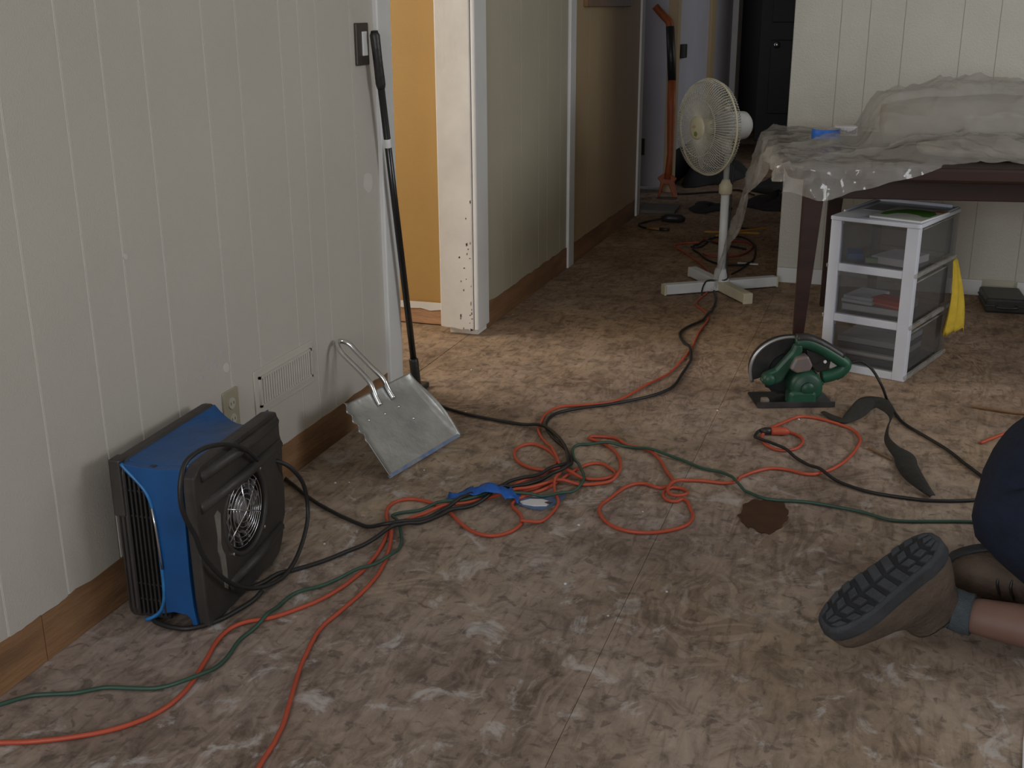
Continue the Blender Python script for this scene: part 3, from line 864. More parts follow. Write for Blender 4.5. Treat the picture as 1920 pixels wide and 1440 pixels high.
# ================================================================== drawer cart
cart = thing('drawer_cart', 'white plastic three-drawer storage cart under the covered table', 'storage cart', (-.196, 3.962, 0), RAD(-19))
CW, CD, CH = .297, .415, .530
MB().prism(rrect(-.004, CW + .004, -.004, CD, .012), ((0, 0, 0), (1, 0, 0), (0, 1, 0), (0, 0, 1)), CH - .014, CH).build('top_panel', M_CARTW, cart, bevel=.003)
tp = [c for c in cart.children if c.name.startswith('top_panel')][0]
for a, b in (((.02, CD - .03, CH), (CW - .02, CD - .018, CH + .012)), ((.0, .1, CH), (.008, CD - .02, CH + .006)), ((CW - .008, .1, CH), (CW, CD - .02, CH + .006))):
    B(a, b, 'raised_edge', M_CARTW, tp, bevel=.003)
B((.04, .18, CH), (CW - .03, CD - .035, CH + .0012), 'tray_inset', mat('grey_inset', (.25, .26, .28), .3), tp)
for x0, x1 in ((0, .036), (CW - .042, CW)):
    B((x0, 0, 0), (x1, .028, CH - .014), 'post', M_CARTW, cart, bevel=.003)
for x0, x1 in ((0, .03), (CW - .03, CW)):
    B((x0, CD - .03, 0), (x1, CD - .004, CH - .014), 'post', M_SMOKE, cart, bevel=.003)
LV = [.0, .172, .346]
for z in LV:
    B((.036, .002, z), (CW - .042, .026, z + .026), 'rail', M_CARTW, cart, bevel=.002)
    B((CW - .006, .0, z + .008), (CW + .008, CD - .01, z + .022), 'side_ledge', M_FILM, cart, bevel=.003)
    B((-.006, .0, z + .008), (.006, CD - .01, z + .022), 'side_ledge', M_FILM, cart, bevel=.003)
    B((.002, .028, z + .004), (CW - .002, CD - .03, z + .010), 'shelf', M_SMOKE, cart)
for z in LV:
    z0, z1 = z + .028, z + .158
    d = MB()
    t = .0025
    for a, b in (((.037, .010, z0), (CW - .043, .010 + t, z1)), ((.010, .03, z0), (.010 + t, CD - .035, z1)), ((CW - .010 - t, .03, z0), (CW - .010, CD - .035, z1)), ((.010, CD - .037, z0), (CW - .010, CD - .035, z1)), ((.010, .03, z0), (CW - .010, CD - .035, z0 + t))):
        d.box(a, b)
    dr = d.build('drawer', M_SMOKE, cart)
    MB().tube([(CW - .009, .03, z1), (CW - .009, CD - .04, z1)], .003, 6).build('drawer_rim', M_FILM, dr)
mcart = Matrix.Translation((-.196, 3.962, 0)) @ Matrix.Rotation(RAD(-19), 4, 'Z')


def incart(name, label, cat, x, y, z, a, parts, group=None):
    p = mcart @ Vector((x, y, z))
    t = thing(name, label, cat, tuple(p), RAD(-19 + a), group)
    for nm, lo, hi, m in parts:
        B(lo, hi, nm, m, t, bevel=.001)
    return t


zz = LV[2] + .032
incart('paper_pad', 'white pad of paper lying in the top drawer', 'paper', .13, .05, zz, -8, [('sheet_stack', (0, 0, 0), (.125, .16, .022), M_PAPER), ('cover', (0, 0, .022), (.125, .16, .024), M_CARTW)])
incart('sponge', 'small pale green block beside the pad in the top drawer', 'sponge', .115, .035, zz, 10, [('block', (0, 0, 0), (.04, .03, .016), mat('pale_green', (.30, .42, .25), .8)), ('scrub_face', (0, 0, .016), (.04, .03, .020), mat('mid_green', (.12, .25, .12), .9))])
incart('blue_packet', 'blue packet at the left of the top drawer', 'packet', .05, .045, zz, 25, [('packet_body', (0, 0, 0), (.05, .10, .022), mat('packet_blue', (.10, .18, .38), .5)), ('packet_seal', (.0, .1, .005), (.05, .108, .012), M_PAPER)])
zz = LV[1] + .032
incart('red_box', 'flat red box tilted in the middle drawer', 'box', .14, .05, zz + .03, -14, [('carton', (0, 0, 0), (.12, .08, .026), mat('carton_red', (.50, .045, .03), .45)), ('flap_edge', (0.004, -.0008, .006), (.116, 0.0, .012), mat('carton_pale_red', (.6, .2, .15), .5))])
incart('paper_stack', 'stack of white envelopes in the middle drawer', 'envelopes', .045, .035, zz + .032, -4, [('envelope', (0, 0, 0), (.11, .15, .010), M_PAPER), ('envelope', (.004, .006, .011), (.105, .15, .022), M_CARTW)])
incart('grey_notebook', 'grey blue notebook lying at the bottom of the middle drawer', 'notebook', .045, .04, zz, 2, [('cover', (0, 0, 0), (.20, .20, .028), mat('notebook_grey', (.18, .22, .25), .6)), ('page_block', (.003, -.001, .004), (.197, .19, .024), M_PAPER)])
zz = LV[0] + .032
for k, (c, nm) in enumerate((((.06, .06, .09), 'dark blue'), ((.30, .29, .30), 'grey'), ((.07, .07, .09), 'black'), ((.42, .42, .44), 'pale grey'))):
    incart('file_folder', '%s folder in the stack filling the bottom drawer' % nm, 'folder', .042, .034 + .002 * k, zz + k * .021, 0, [('cover', (0, 0, 0), (.21, .25, .019), mat('folder_%d' % k, c, .6)), ('page_block', (.003, -.0008, .004), (.207, .24, .014), M_PAPER if k == 1 else mat('folder_%d' % k, c))], group='folders in the bottom drawer')

mg = thing('magazine', 'white magazine with a green swoosh on top of the drawer cart', 'magazine', tuple(mcart @ Vector((.118, .03, CH + .0015))), RAD(-19 - 4))
B((0, 0, 0), (.175, .235, .006), 'page_block', M_PAPER, mg)
B((-.001, -.001, .006), (.176, .236, .0068), 'cover', mat('glossy_cover', (.55, .56, .50), .3), mg)
gpt = [(.012, .05), (.035, .05), (.05, .10), (.08, .115), (.12, .105), (.15, .075), (.168, .085), (.165, .15), (.14, .195), (.09, .21), (.045, .195), (.018, .15), (.006, .10)]
MB().prism(gpt, ((0, 0, .0068), (1, 0, 0), (0, 1, 0), (0, 0, 1)), 0, .0004).build('green_print', mat('print_green', (.06, .20, .02), .35), mg)
MB().prism([(.13, .19), (.17, .19), (.17, .22), (.14, .225)], ((0, 0, .0068), (1, 0, 0), (0, 1, 0), (0, 0, 1)), 0, .0004).build('orange_print', mat('print_orange', (.5, .16, .05), .35), mg)

# yellow cloth hung over the back right of the cart
rows = []
for i in range(15):
    t = i / 14
    row = []
    for j in range(9):
        s_ = j / 8 - .5
        fold = .012 * sin(j * 1.9 + t * 2.2) * (.4 + t)
        row.append(tuple(mcart @ Vector((CW + .014 + .008 * sin(pi * t) + fold * .6 + .045 * t * (j / 8), CD - .045 + s_ * (.05 + .075 * t), .352 - .245 * t - .03 * abs(s_) * t + .012 * sin(j * 2.3)))))
    rows.append(row)
yc = MB().grid(rows).build('yellow_cloth', mat('yellow_cloth', (.62, .43, .035), .8, var=.15, vscale=30, bump=.3), smooth=True, solid=.0025)
tag(yc, 'crumpled yellow cloth hanging at the back of the drawer cart', 'cloth')

# ================================================================== table, wrapped load and dust sheet
TR = RAD(9)
tb = thing('table', 'dark red mahogany table pushed near the panelled wall', 'table', (-.30, 3.79, 0), TR)
TL, TD, TZ = 1.75, 1.12, .712
MB().prism(rrect(-.03, TL, 0, TD, .09, 6), ((0, 0, 0), (1, 0, 0), (0, 1, 0), (0, 0, 1)), TZ - .047, TZ).build('table_top', M_TABLE, tb, bevel=.010)
for a, b in (((.07, .09, TZ - .115), (TL - .1, .115, TZ - .047)), ((.07, TD - .115, TZ - .115), (TL - .1, TD - .09, TZ - .047)), ((.07, .115, TZ - .115), (.095, TD - .115, TZ - .047)), ((TL - .125, .115, TZ - .115), (TL - .1, TD - .115, TZ - .047))):
    B(a, b, 'apron', M_TABLE, tb, bevel=.003)
for x, y in ((.06, .09), (TL - .1, .09), (.24, TD - .09), (TL - .1, TD - .09)):
    MB().frust((x - (.02 if x < 1 else -.02), y, 0), (.014, .014), (x, y, TZ - .045), (.034, .034)).build('leg', M_TABLE, tb, bevel=.004)
mtab = Matrix.Translation((-.30, 3.79, 0)) @ Matrix.Rotation(TR, 4, 'Z')


def pile(x, y):
    """height of the wrapped load above the table top in table coordinates"""
    a = 1 / (1 + math.exp(-(x - .275) / .016))
    b = 1 / (1 + math.exp(-(y - .40) / .045)) * 1 / (1 + math.exp((y - .90) / .03))
    h = (.150 + .06 * min(1, max(0, (x - .28) / .25))) * a * b
    c = math.exp(-((x - .16) / .07) ** 2 - ((y - .62) / .10) ** 2) * .055
    d = (1 / (1 + math.exp(-(x - .33) / .03))) * (1 / (1 + math.exp(-(y - .12) / .05))) * .06 * (1 / (1 + math.exp((y - .92) / .03)))
    return max(h, d) + c * .9


for nm, lab_, x0, x1, y0, y1, hh in (('wrapped_bundle', 'tall beige bundle under the plastic sheet at the back of the table', .34, 1.3, .50, .84, .178), ('wrapped_bundle', 'low flat bundle under the plastic sheet at the front of the table', .42, 1.25, .16, .47, .050)):
    rings = []
    for k in range(13):
        t = k / 12
        e = sin(pi * min(1, max(0, t * .9 + .05))) ** .3
        cx, cy = (x0 + x1) / 2, (y0 + y1) / 2
        ring = []
        for q in range(20):
            a = 2 * pi * q / 20
            ca, sa = cos(a), sin(a)
            yy = cy + math.copysign(abs(ca) ** .5, ca) * (y1 - y0) / 2 * e
            zz_ = TZ + .002 + hh / 2 + math.copysign(abs(sa) ** .5, sa) * hh / 2 * e * (.95 if sa > 0 else 1) * (1 + .05 * sin(k * 2.1 + q))
            ring.append((x0 + (x1 - x0) * t, yy, max(TZ + .001, zz_)))
        rings.append(ring)
    wbm = MB().loft(rings)
    wbm.v = [tuple(mtab @ Vector(p)) for p in wbm.v]
    tag(wbm.build(nm, M_BUNDLE, smooth=True), lab_, 'bundle')


def sheet_point(x, y, rs):
    """dust sheet: follows table and load; beyond the table edge it hangs down"""
    def ridge(p, sharp):
        return max(0.0, 1 - abs((p % 1.0) - .5) * 2 * sharp)
    wr = (.010 * ridge(2.3 * x + 1.7 * y + .5 * sin(5 * y), 2.4) * abs(sin(4 * y + 2 * x)) + .008 * ridge(-2.9 * x + 3.1 * y + .4 * sin(6 * x), 2.8) * abs(sin(5 * x + 1))
          + .005 * ridge(7.0 * x + 2.0 * y + .6 * sin(9 * y), 2.2) + .002 * sin(33 * x + 21 * y))
    hang = 0.0
    X, Y = x, y
    if x < -.035:
        hang = -.035 - x
        X = -.035 - .020 - .016 * sin(y * 26) - .05 * min(1, hang * 1.5) - .20 * hang * max(0, min(1, (y - .45) / .4))
    if y < -.004:
        hf = -.004 - y
        hang = max(hang, hf)
        Y = -.014 - .012 * sin(x * 30) - .015 * min(1, hf * 8)
    if y > TD + .004:
        hb_ = y - TD - .004
        hang = max(hang, hb_)
        Y = TD + .014 + .008 * sin(x * 30)
    z = TZ + .004 + pile(min(max(x, -.02), 1.5), y) + abs(wr) * (1.0 if hang == 0 else .3)
    pe = pile(x, y)
    z += (.016 * ridge(3.1 * x + 2.2 * y + .3 * sin(7 * x), 2.6) + .012 * ridge(-2.2 * x + 4.0 * y + .3 * sin(8 * y), 3.0)) * min(1, pe * 7)
    if hang:
        z = TZ + .004 - hang + .01 * sin(y * 40 + x * 33) * min(1, hang * 6)
    return (X, Y, max(z, .012))


cols, rows = 190, 140
_rs = np.random.RandomState(4)
_lay = []
for n_, amp_, wid_, ax, ay, rot in ((34, .020, .030, 1.0, 1.6, .6), (90, .010, .016, 1.5, 1.0, -.5), (220, .004, .008, 1.0, 1.2, .3)):
    _lay.append((_rs.uniform((-.8, -.3), (1.7, 1.3), (n_, 2)), amp_, wid_, ax, ay, cos(rot), sin(rot)))


def crease(x, y):
    """crumple ridges along the borders of warped cells"""
    h = 0.0
    for S, amp_, wid_, ax, ay, c_, s_ in _lay:
        dx, dy = S[:, 0] - x - .02 * sin(11 * y), S[:, 1] - y - .02 * sin(13 * x)
        d = np.sort(np.hypot((dx * c_ - dy * s_) * ax, (dx * s_ + dy * c_) * ay))
        h += amp_ * math.exp(-(d[1] - d[0]) / wid_)
    return h


vs_, fs_ = [], []
for i in range(rows + 1):
    v_ = i / rows
    for j in range(cols + 1):
        u_ = j / cols
        # overhang lengths: long at the back-left corner, short at the front, none at front right
        yb = TD * v_
        left = .055 + .62 * max(0, min(1, (v_ - .55) / .4)) ** 1.2
        x = -.035 - left + u_ * (1.45 + .035 + left)
        front = .098 * max(0, min(1, (.44 - x) / .30)) - .012 * max(0, min(1, (x - .40) / .25)) + .006 * sin(x * 21)
        y = -front + v_ * (TD + front + .05)
        sp_ = Vector(sheet_point(x, y, 0))
        cr_ = crease(x, y)
        if x < -.035:
            sp_.x -= cr_ * .8
        elif y < -.004:
            sp_.y -= cr_ * .8
        else:
            sp_.z += cr_ * (.5 if pile(x, y) < .02 else .75)
        vs_.append(tuple(mtab @ sp_))
for i in range(rows):
    for j in range(cols):
        k = i * (cols + 1) + j
        fs_.append((k, k + 1, k + cols + 2, k + cols + 1))
sh = MB().add(vs_, fs_).build('dust_sheet', M_FILM, smooth=True)
tag(sh, 'clear wrinkled plastic dust sheet draped over the table and its load', 'plastic sheet')

tpz = .722
tr_ = thing('tape_roll', 'roll of blue masking tape lying on the covered table corner', 'tape', (-.262, 4.40, tpz + .014))
MB().lathe([(.037, 0), (.050, .001), (.050, .035), (.037, .036), (.037, 0)], seg=36, cap=False).build('tape_winding', mat('tape_side', (.36, .31, .22), .7), tr_, smooth=False)
MB().lathe([(.0502, .0005), (.0508, .004), (.0508, .031), (.0502, .0355)], seg=36, cap=False).build('tape_face', M_TAPE, tr_, smooth=True)
MB().lathe([(.0345, .0), (.037, .0), (.037, .036), (.0345, .036), (.0345, 0)], seg=36, cap=False).build('core', mat('card_core', (.4, .33, .22), .8), tr_)
wc = thing('paper_carton', 'small ribbed white carton beside the tape roll', 'carton', (-.205, 4.56, tpz + .012), RAD(8))
B((-.035, -.03, 0), (.045, .03, .034), 'carton_body', M_PAPER, wc, bevel=.002)
for k in range(7):
    B((-.033 + k * .011, -.0315, .004), (-.029 + k * .011, -.03, .030), 'flute', M_CARTW, wc)

bx_ = thing('black_case', 'black case pushed against the wall under the table', 'case', (.46, 5.02, 0), RAD(4))
B((-.075, -.09, 0), (.085, .14, .060), 'case_body', M_BLACK, bx_, bevel=.01)
B((-.078, -.093, .028), (.088, .143, .034), 'case_seam', M_DUSTBLACK, bx_, bevel=.002)
MB().tube(catmull([(-.03, -.09, .03), (-.03, -.115, .03), (.04, -.115, .03), (.04, -.09, .03)], 4), .006, 8).build('case_handle', M_BLACK, bx_, smooth=True)

# ================================================================== circular saw
sw = thing('circular_saw', 'green circular saw resting on the plywood beside the drawer cart', 'circular saw', (-.345, 3.475, 0), RAD(20))
# local x: nose -> rear handle, local y: away from the viewer
MB().prism(rrect(-.01, .235, -.02, .125, .012), ((0, 0, 0), (1, 0, 0), (0, 1, 0), (0, 0, 1)), .002, .007).build('base_plate', M_STEELD, sw, bevel=.0015)
B((-.01, -.022, .002), (.235, -.016, .020), 'plate_edge', M_STEELD, sw, bevel=.001)
gx, gz = .105, .100
FRS = lambda y: ((gx, y, gz), (1, 0, 0), (0, 0, 1), (0, -1, 0))
EL = lambda r, a: (1.16 * r * cos(RAD(a)), r * sin(RAD(a)))
arc = [EL(.106, a) for a in range(20, 206, 6)]
inn = [EL(.052, a) for a in range(200, 14, -10)]
ug = MB().prism(arc + inn, FRS(.085), -.018, .018).build('upper_guard', M_STEELD, sw, bevel=.003)
MB().tube([(gx + EL(.106, a)[0], .066, gz + EL(.106, a)[1]) for a in range(70, 206, 6)], .0056, 8).build('guard_rim', mat('worn_guard_edge', (.45, .46, .47), .35, .8), ug, smooth=True)
tp_ = []
for k in range(48):
    a = 2 * pi * k / 48
    r = .088 if k % 2 else .0925
    tp_.append((r * cos(a), r * sin(a)))
MB().prism(tp_, FRS(.086), -.0009, .0009).build('blade', M_STEELD, sw)
MB().prism([(.086 * cos(RAD(a)), .080 * sin(RAD(a))) for a in range(180, 352, 8)] + [(.02, 0), (-.02, 0)], FRS(.086), .006, .012).build('lower_guard', M_STEELD, sw, bevel=.002)
# motor: green barrel pointing at the viewer, grey rating plate on its upper side
mfr = lambda y: ((gx + .042, y, gz - .040), (1, 0, 0), (0, 0, 1), (0, -1, 0))
mo = MB().lathe([(.050, -.03), (.052, -.02), (.052, .045), (.049, .060), (.040, .068), (.004, .070)], mfr(.055), 28).build('motor_housing', M_SAWG, sw, smooth=True)
MB().lathe([(.022, .069), (.020, .074), (.004, .075)], mfr(.055), 20).build('brush_cap', M_SAWG, mo, smooth=True)
MB().prism([(-.012, .018), (.004, .055), (.042, .062), (.058, .030), (.050, .012), (.010, .006)], FRS(.030), -.02, .028).build('rating_plate', mat('grey_label_plate', (.13, .12, .125), .4, var=.5, vscale=40, col2=(.22, .15, .12)), mo, bevel=.006)
for k in range(5):
    a = RAD(-100 + 38 * k)
    mt = Matrix.Translation((gx + .042 + .052 * cos(a), .02, gz - .040 + .052 * sin(a))) @ Matrix.Rotation(-a, 4, 'Y')
    MB().box((-.003, -.02, -.005), (.003, .03, .005), mt).build('vent_rib', M_SAWG, mo, bevel=.001)
# diagonal front strut with knob
MB().prism([(-.098, -.028), (-.082, -.002), (-.052, .012), (-.004, .070), (.004, .092), (.026, .094), (.030, .070), (-.006, .012), (-.030, -.030), (-.070, -.044)], FRS(.040), -.016, .016).build('front_strut', M_SAWG, sw, bevel=.007)
MB().lathe([(.014, -.03), (.020, -.022), (.020, .012), (.014, .020)], ((gx - .072, .03, gz - .020), (1, 0, 0), (0, 0, 1), (0, -1, 0)), 16).build('front_knob', M_SAWG, sw, smooth=True)
# rear handle: long grip sloping down to the cord end, then back to the motor
hd = [(.010, .094), (.045, .094), (.085, .078), (.125, .055), (.160, .032), (.172, .018), (.160, .000), (.130, -.014), (.100, -.020)]
MB().tube(catmull([(gx + a, .045, gz + b) for a, b in hd], 5), .0205, 12).build('rear_handle', M_SAWG, sw, smooth=True)
MB().tube(catmull([(gx + a, .045, gz + b + .013) for a, b in hd[:5]], 4), .0170, 10).build('grip_overmould', M_BLACK, sw, smooth=True)
MB().prism([(.045, .072), (.085, .060), (.125, .036), (.120, .004), (.085, -.004), (.050, .03)], FRS(.045), -.006, .006).build('handle_web', M_BLACK, sw, bevel=.003)
MB().lathe([(.005, 0), (.005, .005)], ((gx + .102, .030, gz + .036), (1, 0, 0), (0, 0, 1), (0, -1, 0)), 12).build('lock_button', M_PAPER, sw)
MB().tube([(gx + .165, .045, gz + .022), (gx + .192, .045, gz + .026)], [.011, .0055], 10).build('strain_relief', M_BLACK, sw, smooth=True)
MB().prism([(.128, -.020), (.165, .0), (.172, -.018), (.150, -.030)], FRS(.045), -.008, .008).build('wrench_clip', M_BLACK, sw, bevel=.003)
MB().prism(rrect(-.015, .072, -.102, -.046, .016), FRS(.02), -.02, .040).build('foot_block', M_SAWG, sw, bevel=.010)
B((.006, -.012, .008), (.030, .012, .028), 'depth_clamp', mat('clamp_tan', (.22, .17, .13), .7, var=.4), sw, bevel=.004)

